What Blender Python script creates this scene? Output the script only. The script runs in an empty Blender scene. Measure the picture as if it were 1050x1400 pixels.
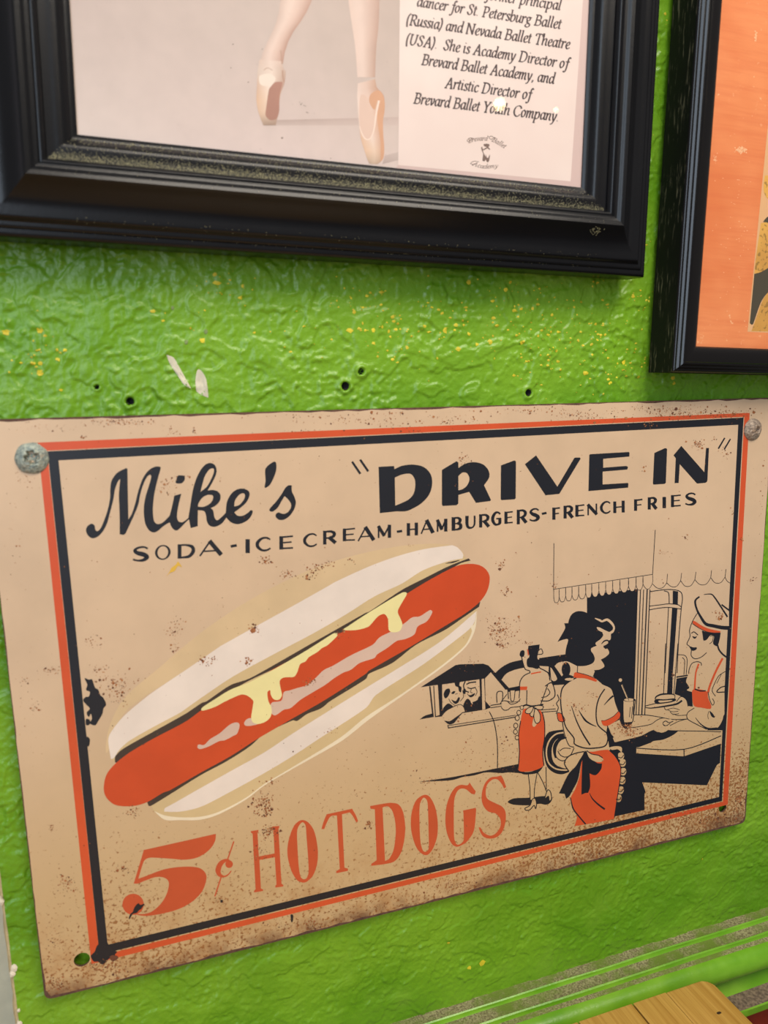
import bpy, bmesh, math, random
import numpy as np
from mathutils import Matrix, Vector
from mathutils.geometry import tessellate_polygon

# ------------------------------------------------------------------ camera
# pose solved from the sign's printed border (sign face is the plane y = 0, metres)
RC = np.array([[0.9475421307925378, -0.3185960272282856, -0.025699840612162336],
               [-0.07821664321151514, -0.15316144966317474, -0.9851008715161088],
               [0.3099129992398828, 0.935434734105714, -0.17004643815943962]])
CP = np.array([0.035797793720878296, -0.34291967623268454, 0.265800581555616])
FOC = 1012.526
def unp(x, y, Y=0.0):
    d = RC.T @ np.array([(x - 525) / FOC, (y - 700) / FOC, 1.0])
    k = (Y - CP[1]) / d[1]
    return CP + k * d
scene = bpy.context.scene
cam = bpy.data.cameras.new('camera'); camo = bpy.data.objects.new('camera', cam)
scene.collection.objects.link(camo); scene.camera = camo
cam.sensor_fit = 'VERTICAL'; cam.sensor_height = 36.0; cam.sensor_width = 27.0
cam.lens = FOC / 1400 * 36.0
cam.clip_start = 0.01; cam.clip_end = 50
M4 = Matrix.Identity(4)
for i in range(3):
    M4[i][0] = RC[0][i]; M4[i][1] = -RC[1][i]; M4[i][2] = -RC[2][i]; M4[i][3] = CP[i]
camo.matrix_world = M4
cam.dof.use_dof = True; cam.dof.focus_distance = 0.46; cam.dof.aperture_fstop = 11.0

# ------------------------------------------------------------------ world, lights, exposure
scene.view_settings.view_transform = 'Standard'; scene.view_settings.look = 'None'
scene.view_settings.gamma = 1.0; scene.view_settings.use_curve_mapping = False
scene.view_settings.exposure = 0.08
w = bpy.data.worlds.new('world'); scene.world = w; w.use_nodes = True
w.node_tree.nodes['Background'].inputs[0].default_value = (1.0, 0.96, 0.92, 1)
w.node_tree.nodes['Background'].inputs[1].default_value = 0.16
def area(name, loc, target, sx, sy, power, col):
    l = bpy.data.lights.new(name, 'AREA'); l.shape = 'RECTANGLE'; l.size = sx; l.size_y = sy
    l.energy = power; l.color = col
    o = bpy.data.objects.new(name, l); scene.collection.objects.link(o); o.location = loc
    o.rotation_euler = (Vector(target) - Vector(loc)).to_track_quat('-Z', 'Y').to_euler()
    return o
area('window_light', (-0.78, -1.8, 0.75), (0.0, 0.0, 0.2), 0.95, 1.7, 20.0, (0.72, 0.85, 1.0))
area('ceiling_light', (0.40, -0.74, 1.15), (0.2, 0, 0.2), 0.8, 0.5, 14.0, (1.0, 0.90, 0.77))

# ------------------------------------------------------------------ helpers
COL = scene.collection
def s2l(c):
    return tuple(((v/255)/12.92 if v/255 <= .04045 else ((v/255+.055)/1.055)**2.4) for v in c)
def tag(o, label=None, cat=None, group=None, kind=None):
    if label: o['label'] = label
    if cat: o['category'] = cat
    if group: o['group'] = group
    if kind: o['kind'] = kind
    return o
def empty(name, loc=(0, 0, 0), ry=0.0):
    o = bpy.data.objects.new(name, None); COL.objects.link(o); o.location = loc
    o.rotation_euler = (0, ry, 0); o.empty_display_size = 0.02
    return o
def mesh_obj(name, vs, fs, mat, parent=None, smooth=False, mi=None, sharp=None):
    me = bpy.data.meshes.new(name)
    me.from_pydata([tuple(map(float, v)) for v in vs], [], [tuple(f) for f in fs])
    mats = mat if isinstance(mat, (list, tuple)) else [mat]
    for m in mats: me.materials.append(m)
    if mi is not None: me.polygons.foreach_set('material_index', list(mi))
    if smooth:
        me.polygons.foreach_set('use_smooth', [True] * len(me.polygons))
        if sharp: me.set_sharp_from_angle(angle=math.radians(sharp))
    me.update()
    o = bpy.data.objects.new(name, me); COL.objects.link(o)
    if parent is not None: o.parent = parent
    return o
def box(x0, x1, y0, y1, z0, z1):
    v = [(x0,y0,z0),(x1,y0,z0),(x1,y1,z0),(x0,y1,z0),(x0,y0,z1),(x1,y0,z1),(x1,y1,z1),(x0,y1,z1)]
    f = [(0,3,2,1),(4,5,6,7),(0,1,5,4),(1,2,6,5),(2,3,7,6),(3,0,4,7)]
    return v, f
def bevel(o, wd, seg=2):
    m = o.modifiers.new('bevel', 'BEVEL'); m.width = wd; m.segments = seg; m.limit_method = 'ANGLE'
class N:
    """small node-tree writer"""
    def __init__(s, name):
        s.m = bpy.data.materials.new(name); s.m.use_nodes = True; s.t = s.m.node_tree
        s.b = s.t.nodes['Principled BSDF']; s.out = s.t.nodes['Material Output']
        s.co = s.t.nodes.new('ShaderNodeTexCoord').outputs['Object']
    def n(s, kind, **kw):
        nd = s.t.nodes.new(kind)
        for k, v in kw.items(): setattr(nd, k, v)
        return nd
    def link(s, a, b): s.t.links.new(a, b)
    def put(s, sock, v):
        if hasattr(v, 'links') or isinstance(v, bpy.types.NodeSocket): s.link(v, sock)
        else: sock.default_value = v
    def noise(s, scale, detail=3, rough=.55, vec=None, dist=0.0):
        n = s.n('ShaderNodeTexNoise'); s.link(vec or s.co, n.inputs['Vector'])
        n.inputs['Scale'].default_value = scale; n.inputs['Detail'].default_value = detail
        n.inputs['Roughness'].default_value = rough; n.inputs['Distortion'].default_value = dist
        return n.outputs['Fac']
    def mapping(s, sc):
        n = s.n('ShaderNodeMapping'); s.link(s.co, n.inputs[0]); n.inputs['Scale'].default_value = sc
        return n.outputs[0]
    def ramp(s, fac, a, b):
        n = s.n('ShaderNodeMapRange'); n.interpolation_type = 'SMOOTHSTEP'; s.put(n.inputs[0], fac)
        s.put(n.inputs[1], a); s.put(n.inputs[2], b)
        return n.outputs[0]
    def math(s, op, a, b=0.0):
        n = s.n('ShaderNodeMath', operation=op); s.put(n.inputs[0], a); s.put(n.inputs[1], b)
        return n.outputs[0]
    def mix(s, fac, a, b):
        n = s.n('ShaderNodeMix', data_type='RGBA'); s.put(n.inputs[0], fac)
        s.put(n.inputs[6], (*a, 1) if isinstance(a, tuple) else a)
        s.put(n.inputs[7], (*b, 1) if isinstance(b, tuple) else b)
        return n.outputs[2]
    def xyz(s):
        n = s.n('ShaderNodeSeparateXYZ'); s.link(s.co, n.inputs[0]); return n.outputs
    def base(s, v): s.put(s.b.inputs['Base Color'], (*v, 1) if isinstance(v, tuple) else v)
    def set(s, **kw):
        for k, v in kw.items(): s.put(s.b.inputs[k.replace('_', ' ')], v)
        return s
    def bump(s, h, dist, strength=1.0):
        n = s.n('ShaderNodeBump'); s.link(h, n.inputs['Height'])
        n.inputs['Distance'].default_value = dist; n.inputs['Strength'].default_value = strength
        s.link(n.outputs[0], s.b.inputs['Normal'])
def simple(name, rgb, rough=.5, metal=0.0, var=0.0, scale=60, coat=0.0, bump=0.0, bscale=400):
    k = N(name); c = s2l(rgb)
    if var:
        f = k.noise(scale, 4)
        k.base(k.mix(k.ramp(f, .3, .7), tuple(x*(1-var) for x in c), tuple(min(1, x*(1+var)) for x in c)))
    else: k.base(c)
    k.set(Roughness=rough, Metallic=metal, Coat_Weight=coat, Coat_Roughness=.2)
    if bump: k.bump(k.noise(bscale, 3), bump)
    return k.m

# 2-D drawing kept in photo pixels, then laid on a real plane by unp()
class Z:
    def __init__(s, ox, oy, k): s.ox, s.oy, s.k = ox, oy, k
    def __call__(s, *pts):
        return [(s.ox + p[0]/s.k, s.oy + p[1]/s.k) + tuple(p[2:]) for p in pts]
def smooth(pts, closed=True, sub=5):
    """Catmull-Rom; a third value 1 marks a corner"""
    n = len(pts); out = []
    for i in range(n if closed else n-1):
        p1 = pts[i]; p2 = pts[(i+1) % n]
        p0 = pts[i-1] if (closed or i > 0) else p1
        p3 = pts[(i+2) % n] if (closed or i+2 < n) else p2
        c1 = len(p1) > 2 and p1[2]; c2 = len(p2) > 2 and p2[2]
        if c1 and c2: out.append(p1[:2]); continue
        a = np.array(p1[:2], float); b = np.array(p2[:2], float)
        t1 = (b - np.array(p0[:2]))/2 if not c1 else (b-a)*.5
        t2 = (np.array(p3[:2]) - a)/2 if not c2 else (b-a)*.5
        L = np.linalg.norm(b-a)
        for t in (t1, t2):
            m = np.linalg.norm(t)
            if m > L: t *= L/m
        for j in range(sub):
            u = j/sub
            out.append(tuple((2*u**3-3*u*u+1)*a + (u**3-2*u*u+u)*t1 + (-2*u**3+3*u*u)*b + (u**3-u*u)*t2))
    if not closed: out.append(pts[-1][:2])
    return out
def C(pts): return [tuple(p[:2]) + (1,) for p in pts]
LAYER = 1.6e-5
class Ink:
    """a printed layer: collects flat shapes, laid on plane(px,py,height)"""
    def __init__(s, plane): s.plane = plane; s.v = []; s.f = []; s.k = 0; s.bag = {}
    def use(s, name): s.v, s.f = s.bag.setdefault(name, ([], []))
    def step(s, lay):
        s.k += 1; return lay*LAYER + (s.k % 11)*1.3e-6          # overlapping shapes never share one height
    def poly(s, pts, lay, holes=(), raw=False, sub=5):
        hh = s.step(lay)
        loops = [pts if raw else smooth(pts, True, sub)] + [h if raw else smooth(h, True, sub) for h in holes]
        tri = tessellate_polygon([[Vector((p[0], p[1], 0)) for p in l] for l in loops])
        b = len(s.v)
        for l in loops:
            for p in l: s.v.append(s.plane(p[0], p[1], hh))
        for t in tri: s.f.append([b+i for i in t])
    def stroke(s, pts, wd, lay, sub=5, closed=False, raw=False):
        """wd: width in px, or list of widths per point"""
        P = pts if raw else smooth(pts, closed, sub)
        n = len(P)
        if isinstance(wd, (int, float)): W = [wd]*n
        else: W = list(np.interp(np.linspace(0, 1, n), np.linspace(0, 1, len(wd)), wd))
        P = [np.array(p, float) for p in P]; hh = s.step(lay)
        b = len(s.v)
        for i in range(n):
            if closed: d = P[(i+1) % n] - P[i-1]
            else: d = P[min(i+1, n-1)] - P[max(i-1, 0)]
            L = np.linalg.norm(d) or 1; d /= L; nn = np.array([-d[1], d[0]])*W[i]/2
            q = P[i]
            if not closed and i == 0: q = q - d*W[i]*.2
            if not closed and i == n-1: q = q + d*W[i]*.2
            for sg in (1, -1):
                r = q + sg*nn; s.v.append(s.plane(r[0], r[1], hh))
        for i in range(n if closed else n-1):
            j = (i+1) % n
            s.f.append([b+2*i, b+2*i+1, b+2*j+1, b+2*j])
    def ellipse(s, c, rx, ry, lay, rot=0.0, hole=None):
        def ring(a, b_):
            return [(c[0]+a*math.cos(t)*math.cos(rot)-b_*math.sin(t)*math.sin(rot),
                     c[1]+a*math.cos(t)*math.sin(rot)+b_*math.sin(t)*math.cos(rot)) for t in np.linspace(0, 2*math.pi, 25)[:-1]]
        s.poly(ring(rx, ry), lay, [ring(rx*hole, ry*hole)] if hole else (), raw=True)
    def build(s, name, mat, parent):
        return mesh_obj(name, s.v, s.f, mat, parent)
# ------------------------------------------------------------------ materials
GREEN = (106, 168, 30)
k = N('green_wall_paint')
n1 = k.noise(9, 3); n2 = k.noise(55, 4)
c = k.mix(k.ramp(n1, .35, .65), s2l((94, 147, 22)), s2l((120, 168, 36)))
c = k.mix(k.math('MULTIPLY', k.ramp(n2, .5, .8), .35), c, s2l((138, 180, 58)))
k.base(c); k.set(Roughness=.33, Specular_IOR_Level=.5)
k.bump(k.noise(430, 4, .6), .0009, .42)
M_GREEN = k.m
k = N('green_trim_paint')
k.base(k.mix(k.ramp(k.noise(30, 3), .35, .7), s2l((104, 164, 28)), s2l((132, 186, 50)))); k.set(Roughness=.3); k.bump(k.noise(300, 3), .0003, .5)
M_TRIM = k.m
k = N('dusty_trim')
f = k.noise(45, 5, .7); g = k.noise(900, 2)
c = k.mix(k.ramp(g, .35, .65), s2l((118, 108, 78)), s2l((168, 160, 120)))
k.base(k.mix(k.ramp(f, .38, .62), s2l((112, 132, 48)), c)); k.set(Roughness=.9)
k.bump(g, .0005, .6); M_DUSTY = k.m
k = N('dirty_ledge'); g = k.noise(500, 4)
k.base(k.mix(k.ramp(g, .3, .7), s2l((96, 82, 70)), s2l((150, 130, 108)))); k.set(Roughness=.95); k.bump(g, .001, .7)
M_DIRT = k.m
M_BRICKRED = simple('red_wall_paint', (178, 62, 40), .5, var=.1)
M_PLASTER = simple('bare_plaster', (214, 190, 140), .85, var=.18, scale=120, bump=.0006)
M_CREAM = simple('cream_primer', (226, 214, 190), .7, var=.08)
M_LILAC = simple('greyed_plaster', (205, 196, 202), .6, var=.05)
M_FLECK = simple('yellow_underpaint', (214, 196, 44), .6, var=.2, scale=300)
M_CHIP = simple('bare_white_patch', (212, 204, 180), .8, var=.12, scale=150)
M_HOLE = simple('dark_hole', (38, 34, 34), .8)

# ------------------------------------------------------------------ wall relief (height field)
rng = np.random.default_rng(7)
_perm = rng.permutation(4096)
_ang = rng.random(4096)*2*np.pi; _gx = np.cos(_ang); _gy = np.sin(_ang)
def gnoise(x, y, seed=0):
    x = np.asarray(x, float) + 57.3 + seed*13.7; y = np.asarray(y, float) + 91.1 + seed*7.9
    xi = np.floor(x).astype(int); yi = np.floor(y).astype(int); fx = x-xi; fy = y-yi
    def h(a, b): return _perm[(_perm[a & 4095] + b) & 4095]
    def g(a, b, dx, dy): i = h(a, b); return _gx[i]*dx + _gy[i]*dy
    u = fx**3*(fx*(fx*6-15)+10); v = fy**3*(fy*(fy*6-15)+10)
    a = g(xi, yi, fx, fy); b = g(xi+1, yi, fx-1, fy); c = g(xi, yi+1, fx, fy-1); d = g(xi+1, yi+1, fx-1, fy-1)
    return (a*(1-u)+b*u)*(1-v) + (c*(1-u)+d*u)*v
def sst(x, a, b):
    t = np.clip((x-a)/(b-a), 0, 1); return t*t*(3-2*t)
def relief(x, z):
    """trowelled knock-down plaster: flat islands with crisp rims, lumps between"""
    wx = x + .006*gnoise(x/.022, z/.022, 1) + .0015*gnoise(x/.006, z/.006, 11); wz = z + .006*gnoise(x/.022, z/.022, 2) + .0015*gnoise(x/.006, z/.006, 12)
    a = gnoise(wx/.020, wz/.015, 3) + .45*gnoise(wx/.008, wz/.008, 4)
    h = .00055*sst(a, .03, .11) + .0004*sst(a, .30, .38)
    rim = np.exp(-((a-.09)/.035)**2)*.00026
    b = gnoise(wx/.0036, wz/.0033, 5); c = gnoise(wx/.0019, wz/.0019, 6)
    rough = (1 - .5*sst(a, .04, .16))*(.55 + .6*sst(gnoise(x/.045, z/.035, 31), -.3, .25))
    lump = sst(gnoise(x/.0044, z/.0038, 8), .10, .40)*.00055 + sst(gnoise(x/.0025, z/.0024, 18), .12, .42)*.00036
    r = 1-np.abs(gnoise(wx/.013, wz/.019, 9))*2
    ridge = sst(r, .86, 1.0)*.00032*sst(gnoise(x/.05, z/.05, 10), -.1, .3)
    h = h + rim + rough*(.00040*b + .00034*c + 1.15*lump) + ridge
    calm = sst(z, .0, -.05)*.25
    return h*(1-calm)
WY = 0.0055
holes = [(493, 508, .0016), (472, 528, .0019), (722, 537, .0017), (132, 529, .0010), (178, 549, .0017)]
HP = [(unp(x, y, WY), r) for x, y, r in holes]
def wall_y(x, z):
    h = relief(x, z)
    for p, r in HP:
        d = np.sqrt((x-p[0])**2 + (z-p[2])**2)
        h = h + .0011*np.exp(-((d-r*1.5)/(r*.55))**2) - .0042*sst(d, r*1.05, r*.55)
    return WY - h
XL = -0.0385
xs = np.concatenate([np.arange(XL, .452, .00072), np.arange(.453, .72, .0013), np.linspace(.722, 1.4, 50)])
zs = np.concatenate([np.linspace(-.0935, -.0935, 1), np.arange(-.0926, .48, .00072), np.arange(.481, .70, .0013), np.linspace(.702, 1.5, 50)])
X, ZZ = np.meshgrid(xs, zs)
Y = wall_y(X, ZZ)
nx, nz = len(xs), len(zs)
vs = np.stack([X, Y, ZZ], -1).reshape(-1, 3)
idx = np.arange(nx*nz).reshape(nz, nx)
q = np.stack([idx[:-1, :-1], idx[:-1, 1:], idx[1:, 1:], idx[1:, :-1]], -1).reshape(-1, 4)
me = bpy.data.meshes.new('wall_back')
me.vertices.add(len(vs)); me.vertices.foreach_set('co', vs.ravel())
me.loops.add(q.size); me.loops.foreach_set('vertex_index', q.ravel().astype(np.int32))
me.polygons.add(len(q)); me.polygons.foreach_set('loop_start', np.arange(0, q.size, 4, dtype=np.int32))
me.polygons.foreach_set('use_smooth', np.ones(len(q), bool))
me.materials.append(M_GREEN); me.update(calc_edges=True)
wall = bpy.data.objects.new('wall_back', me); COL.objects.link(wall)
tag(wall, 'bright green wall of trowelled plaster behind the frames and sign', kind='structure')
# solid body of the wall behind the plaster, with its left return
v, f = box(XL+.0006, 1.4, .0095, .11, -1.0, 1.5)
o = mesh_obj('wall_core', v, f, M_GREEN, wall)

# dark screw-hole bottoms, part of the wall
random.seed(3)
def blob(cx, cz, r, n=9, jit=.35, ax=1.0):
    return [(cx + r*ax*(1+random.uniform(-jit, jit))*math.cos(t), cz + r*(1+random.uniform(-jit, jit))*math.sin(t)) for t in np.linspace(0, 2*math.pi, n+1)[:-1]]
for p, r in HP:
    pts = blob(p[0], p[2], r*.95, 12, .12)
    n = len(pts)
    vv = [(a, WY-.0004, b) for a, b in pts] + [(p[0]+(a-p[0])*.55, WY+.0030, p[2]+(b-p[2])*.55) for a, b in pts]
    ff = [(i, (i+1) % n, n+(i+1) % n, n+i) for i in range(n)] + [tuple(range(n, 2*n))]
    mesh_obj('screw_hole', vv, ff, M_HOLE, wall, smooth=False)
# scraped patches
def wall_patch(px, name, mat, lift=.00022, sub=4):
    P = smooth(px, True, sub); P = [unp(x, y, WY-.0006) for x, y in P]
    c = np.mean(P, 0)
    rings = [P] + [[c+(p-c)*s_ for p in P] for s_ in (.75, .5, .25)]
    vv = []; ff = []
    for ri, r in enumerate(rings):
        for p in r: vv.append((p[0], float(wall_y(p[0], p[2])) - lift*(0.3 if ri == 0 else 1), p[2]))
    vv.append((c[0], float(wall_y(c[0], c[2]))-lift, c[2])); n = len(P)
    for r in range(3):
        for i in range(n): ff.append((r*n+i, r*n+(i+1) % n, (r+1)*n+(i+1) % n, (r+1)*n+i))
    for i in range(n): ff.append((3*n+i, 3*n+(i+1) % n, 4*n))
    return mesh_obj(name, vv, ff, mat, wall, smooth=True)
ZW = Z(0, 330, 3.5)
o = wall_patch(ZW((797,543,1),(830,555),(852,590),(880,640),(915,705,1),(880,685),(845,635),(812,585)), 'bare_patch', M_CHIP, .0003); tag(o, 'long off-white scraped sliver')
o = wall_patch(ZW((948,612),(968,625),(988,665),(997,748,1),(965,735),(940,718,1),(935,680),(938,640)), 'bare_patch', M_CHIP, .0003); tag(o, 'short off-white scraped patch')
for cx, cy, r in ((891, 482, 9), (985, 432, 9), (826, 318, 8)):
    wall_patch(ZW(*[(cx+r*math.cos(t), cy+1.3*r*math.sin(t)) for t in np.linspace(0, 6.28, 8)[:-1]]), 'bare_patch', simple('grey_patch', (130, 150, 90), .8), .00025)
# yellow flecks of the older coat: uncountable, one object
fv = []; ff = []
def fleck(x, z, r, lift=.00018):
    pts = blob(x, z, r, 6, .45, random.uniform(.8, 1.6)); b = len(fv)
    y0 = float(wall_y(x, z))
    for a, c_ in pts: fv.append((a, float(wall_y(a, c_)) - lift*.5, c_))
    fv.append((x, y0-lift*1.3, z))
    for i in range(6): ff.append((b+i, b+(i+1) % 6, b+6))
cl = [(505, 425, 60, 60), (640, 440, 90, 70), (790, 470, 85, 130), (720, 430, 70, 45), (880, 410, 18, 18), (60, 480, 60, 26), (300, 385, 30, 12), (250, 430, 40, 8),
      (870, 500, 30, 22), (560, 470, 60, 22), (330, 400, 25, 10), (1000, 1180, 25, 10), (905, 30, 10, 4), (885, 180, 10, 4), (880, 330, 10, 6), (400, 460, 50, 10)]
for cx, cy, rr, n in cl:
    for _ in range(n):
        x = random.gauss(cx, rr*.55); y = random.gauss(cy, rr*.4)
        p = unp(x, y, WY-.0008)
        if y > 548 or not (XL < p[0] < .44): continue
        fleck(p[0], p[2], random.choice([.0003, .0004, .0005, .0007, .0009])*random.uniform(.55, 1.0))
for x, y, r in ((478, 452, .0010), (510, 451, .0010), (653-0, 411+60, .0008), (609, 452, .0013), (626, 477, .0011), (641, 456, .0009), (671, 467, .0013), (642, 386, .0011), (691, 396, .0010), (704, 424, .0012), (802, 510, .0013), (854, 495, .0011),
                (921, 517, .0011), (922, 524, .0010), (642, 1323, .0016), (660, 1317, .0018), (8, 454, .0014), (55, 511, .0013), (54, 452, .0012), (296, 387, .0012), (277, 465, .0011), (78, 478, .0008), (614, 1290, .0006), (961, 1175, .0008)):
    p = unp(x, y, WY-.0008); fleck(p[0], p[2], r)
tag(mesh_obj('paint_flecks', fv, ff, M_FLECK, wall), 'scattered yellow flecks in the green paint', kind='stuff')

# ------------------------------------------------------------------ chair rail (trim) under the wall field
def zz_(Yv, zp): return CP[2] - (CP[2]-zp)*(Yv-CP[1])/(-CP[1])
prof = [(.0100, -.0926, 1), (.0055, -.0928, 1), (.0001, -.0934, 1), (-.0005, -.0932, 0), (-.0012, -.0937, 0), (-.0014, -.0950, 0), (-.0020, -.0957, 1), (-.0082, -.0963, 1), (-.0088, -.0960, 0),
        (-.0096, -.0966, 0), (-.0098, -.0980, 0), (-.0102, -.0986, 1), (-.0133, -.0990, 0), (-.0160, -.0998, 0), (-.0186, -.1018, 0), (-.0203, -.1047, 0), (-.0208, -.1075, 0), (-.0202, -.1105, 0),
        (-.0184, -.1133, 0), (-.0150, -.1148, 0), (-.0105, -.1152, 0), (-.0090, -.1162, 0), (-.0092, -.1180, 0), (-.0108, -.1220, 0), (-.0140, -.1283, 0), (-.0145, -.1290, 2), (-.0254, -.1298, 0),
        (-.0260, -.1306, 0), (-.0260, -.1350, 0), (-.0240, -.1366, 0), (-.0180, -.1378, 0), (-.0150, -.1400, 0), (.0110, -.1400, 0)]
tx = np.linspace(XL, 1.4, 240); vv = []; ff = []; mi = []
for i, x in enumerate(tx):
    for (py, pz, _) in prof: vv.append((x, py + .00012*math.sin(x*90+pz*900), pz + .00015*math.sin(x*61)))
m = len(prof)
for i in range(len(tx)-1):
    for j in range(m-1):
        ff.append((i*m+j, (i+1)*m+j, (i+1)*m+j+1, i*m+j+1)); mi.append(prof[j][2])
ff.append(tuple(range(m))); mi.append(0)
rail = mesh_obj('trim_1', vv, ff, [M_TRIM, M_DUSTY, M_DIRT], None, smooth=True, mi=mi, sharp=35)
tag(rail, 'green moulded chair rail with dusty ledges along the foot of the wall', kind='structure')
v, f = box(XL, 1.4, .0062, .012, -1.0, -.1395)
o = mesh_obj('wall_lower', v, f, M_BRICKRED); tag(o, 'brick red wall field below the green chair rail', kind='structure')

# ------------------------------------------------------------------ broken wall corner at the left and the greyed surface beyond
random.seed(11)
vv = []; ff = []; n = 90; zc = np.linspace(-.20, .12, n)
for i, z in enumerate(zc):
    wd = .0016 + .0022*max(0, float(gnoise(z/.02, .5, 3))+.35) + random.uniform(0, .0004)
    y0 = WY + .0009 + random.uniform(-.0003, .0003)
    vv += [(XL+.0012, y0, z), (XL - wd*.5, y0+.0006, z), (XL - wd, y0+.0030+random.uniform(0, .001), z), (XL-wd*.9, .0140, z), (XL+.0012, .0150, z)]
for i in range(n-1):
    for j in range(4): ff.append((i*5+j, i*5+j+1, (i+1)*5+j+1, (i+1)*5+j))
o = mesh_obj('corner_bead', vv, ff, M_PLASTER, wall, smooth=True, sharp=40); tag(o, 'chipped raw plaster edge of the wall')
for (x, y, r) in ((2, 1232, .0017), (20, 1322, .0019), (17, 1331, .0017), (27, 1398, .0016), (26, 1380, .0010)):
    p = unp(x, y, WY); pts = blob(p[0], p[2], r, 8, .3, .7)
    vv = [(a, WY-.0008, b) for a, b in pts] + [(a*.9+p[0]*.1, WY+.0035, b) for a, b in pts] + [(p[0], WY-.0013, p[2])]
    ff = [(i, (i+1) % 8, 8+(i+1) % 8, 8+i) for i in range(8)] + [(i, (i+1) % 8, 16) for i in range(8)]
    o = mesh_obj('plaster_chip', vv, ff, M_CREAM, wall); 
v, f = box(-1.2, -.0300, .115, .16, -1.0, 1.5)
o = mesh_obj('wall_left', v, f, M_LILAC); tag(o, 'pale mauve grey wall set back beyond the broken green corner', kind='structure')
v, f = box(-.20, XL-.0125, .060, .115, -1.0, 1.5)
tag(mesh_obj('trim_2', v, f, M_CREAM), 'cream jamb beside the broken green corner', kind='structure')

# ------------------------------------------------------------------ wooden table top corner
k = N('varnished_pine')
st = k.mapping((260, 6, 60)); f1 = k.noise(1.0, 5, .6, st, .6); st2 = k.mapping((900, 14, 300)); f2 = k.noise(1.0, 3, .6, st2)
c = k.mix(k.ramp(f1, .3, .75), s2l((206, 162, 84)), s2l((176, 128, 56)))
c = k.mix(k.math('MULTIPLY', k.ramp(f2, .45, .8), .5), c, s2l((150, 98, 36)))
k.base(c); k.set(Roughness=.35, Coat_Weight=.3, Coat_Roughness=.15); k.bump(f1, .0003, .4); M_WOOD = k.m
M_SEAM = simple('dark_seam', (50, 30, 12), .8)
YT = -.034
pc = unp(968, 1341.0, YT); ZT = float(unp(880, 1366.5, YT)[2]); xr = float(pc[0])
print('table', pc, ZT, unp(800, 1391, YT))
table = empty('table', (xr-.25, YT-.3, ZT))
tag(table, 'honey coloured wooden table, its rounded corner against the green rail', 'table')
def planktop(x0, x1, y0, y1, z0, z1, rc=0):
    pts = [(x0, y0), (x1, y0)]
    if rc: pts += [(x1 - rc*(1-math.cos(t)), y1 - rc*(1-math.sin(t))) for t in np.linspace(0, math.pi/2, 9)]
    else: pts += [(x1, y1)]
    pts += [(x0, y1)]; n = len(pts)
    v = [(a, b, z0) for a, b in pts] + [(a, b, z1) for a, b in pts]
    return v, [tuple(range(n))[::-1], tuple(range(n, 2*n))] + [(i, (i+1) % n, n+(i+1) % n, n+i) for i in range(n)]
# seams as seen: first plank 910->, second to 866
e1 = float(unp(910, 1353, YT)[0])-(xr-.25); e2 = float(unp(864.5, 1371, YT)[0])-(xr-.25)
edges = [.25, e1, e2]
while edges[-1] > -.25: edges.append(edges[-1]-.036)
for i in range(len(edges)-1):
    gap = .0001 if i == 0 else .0005
    v, f = planktop(edges[i+1]+gap, edges[i]-(.00002 if i == 1 else gap if i else 0), -.35, .3, -.022, 0, .007 if i == 0 else 0)
    o = mesh_obj('plank', v, f, M_WOOD, table); bevel(o, .0008 if i == 0 else .0003, 2)
v, f = box(-.24, .235, -.33, .28, -.024, -.0225); mesh_obj('underlay', v, f, M_SEAM, table)
for sx in (-1, 1):
    for sy in (-1, 1):
        v, f = box(sx*.21-.02, sx*.21+.02, sy*.28-.02-.025, sy*.28+.02-.025, -.70, -.024); mesh_obj('leg', v, f, M_WOOD, table)
# knot
p = unp(984, 1385, 0); 
fz = ZT; d = unp(983, 1385, 1.0)-CP; t_ = (ZT-CP[2])/d[2]; q_ = CP+t_*d
v = [(q_[0]-(xr-.25)+a*.0016, q_[1]-(YT-.3)+b*.0009, .0001) for a, b in ((1, 0), (.5, .9), (-.6, .8), (-1, -.1), (-.4, -.9), (.7, -.7))]
mesh_obj('knot', v, [tuple(range(6))], M_SEAM, table)
v, f = box(-1.2, 1.4, -3.2, .115, ZT-.74, ZT-.70)
tag(mesh_obj('floor', v, f, simple('floor_tile', (70, 62, 58), .6, var=.1)), 'plain dark floor under the table', kind='structure')
# ------------------------------------------------------------------ picture frames
def black_paint(name, warm=0.0):
    k = N(name); f = k.noise(25, 4)
    k.base(k.mix(f, s2l((14, 15, 18)), s2l((24, 24, 27)))); k.set(Roughness=.27, Specular_IOR_Level=.33)
    k.bump(k.noise(700, 2), .0001, .3); return k.m
M_BLACK = black_paint('black_lacquer')
k = N('worn_black'); f = k.noise(1.0, 4, .65, k.mapping((700, 700, 90))); g = k.noise(28, 3)
c = k.mix(k.math('MULTIPLY', k.ramp(f, .54, .68), k.ramp(g, .40, .60)), s2l((18, 18, 18)), s2l((112, 104, 86)))
k.base(c); k.set(Roughness=.6, Specular_IOR_Level=.2); M_WORN = k.m
k = N('picture_glass'); t = k.t; t.nodes.remove(k.b)
lw = k.n('ShaderNodeLayerWeight'); lw.inputs[0].default_value = .5; fr_ = k.math('ADD', k.math('MULTIPLY', k.math('POWER', lw.outputs[1], 4.0), .9), .045)
tr = k.n('ShaderNodeBsdfTransparent'); gl = k.n('ShaderNodeBsdfGlossy'); gl.inputs['Roughness'].default_value = .015
mx = k.n('ShaderNodeMixShader'); k.link(fr_, mx.inputs[0]); k.link(tr.outputs[0], mx.inputs[1]); k.link(gl.outputs[0], mx.inputs[2]); k.link(mx.outputs[0], k.out.inputs[0])
M_GLASS = k.m
M_DUST = simple('pale_dust', (158, 150, 112), .95, var=.25, scale=900)
M_LINER = simple('dark_backing', (40, 34, 30), .8)

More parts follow.
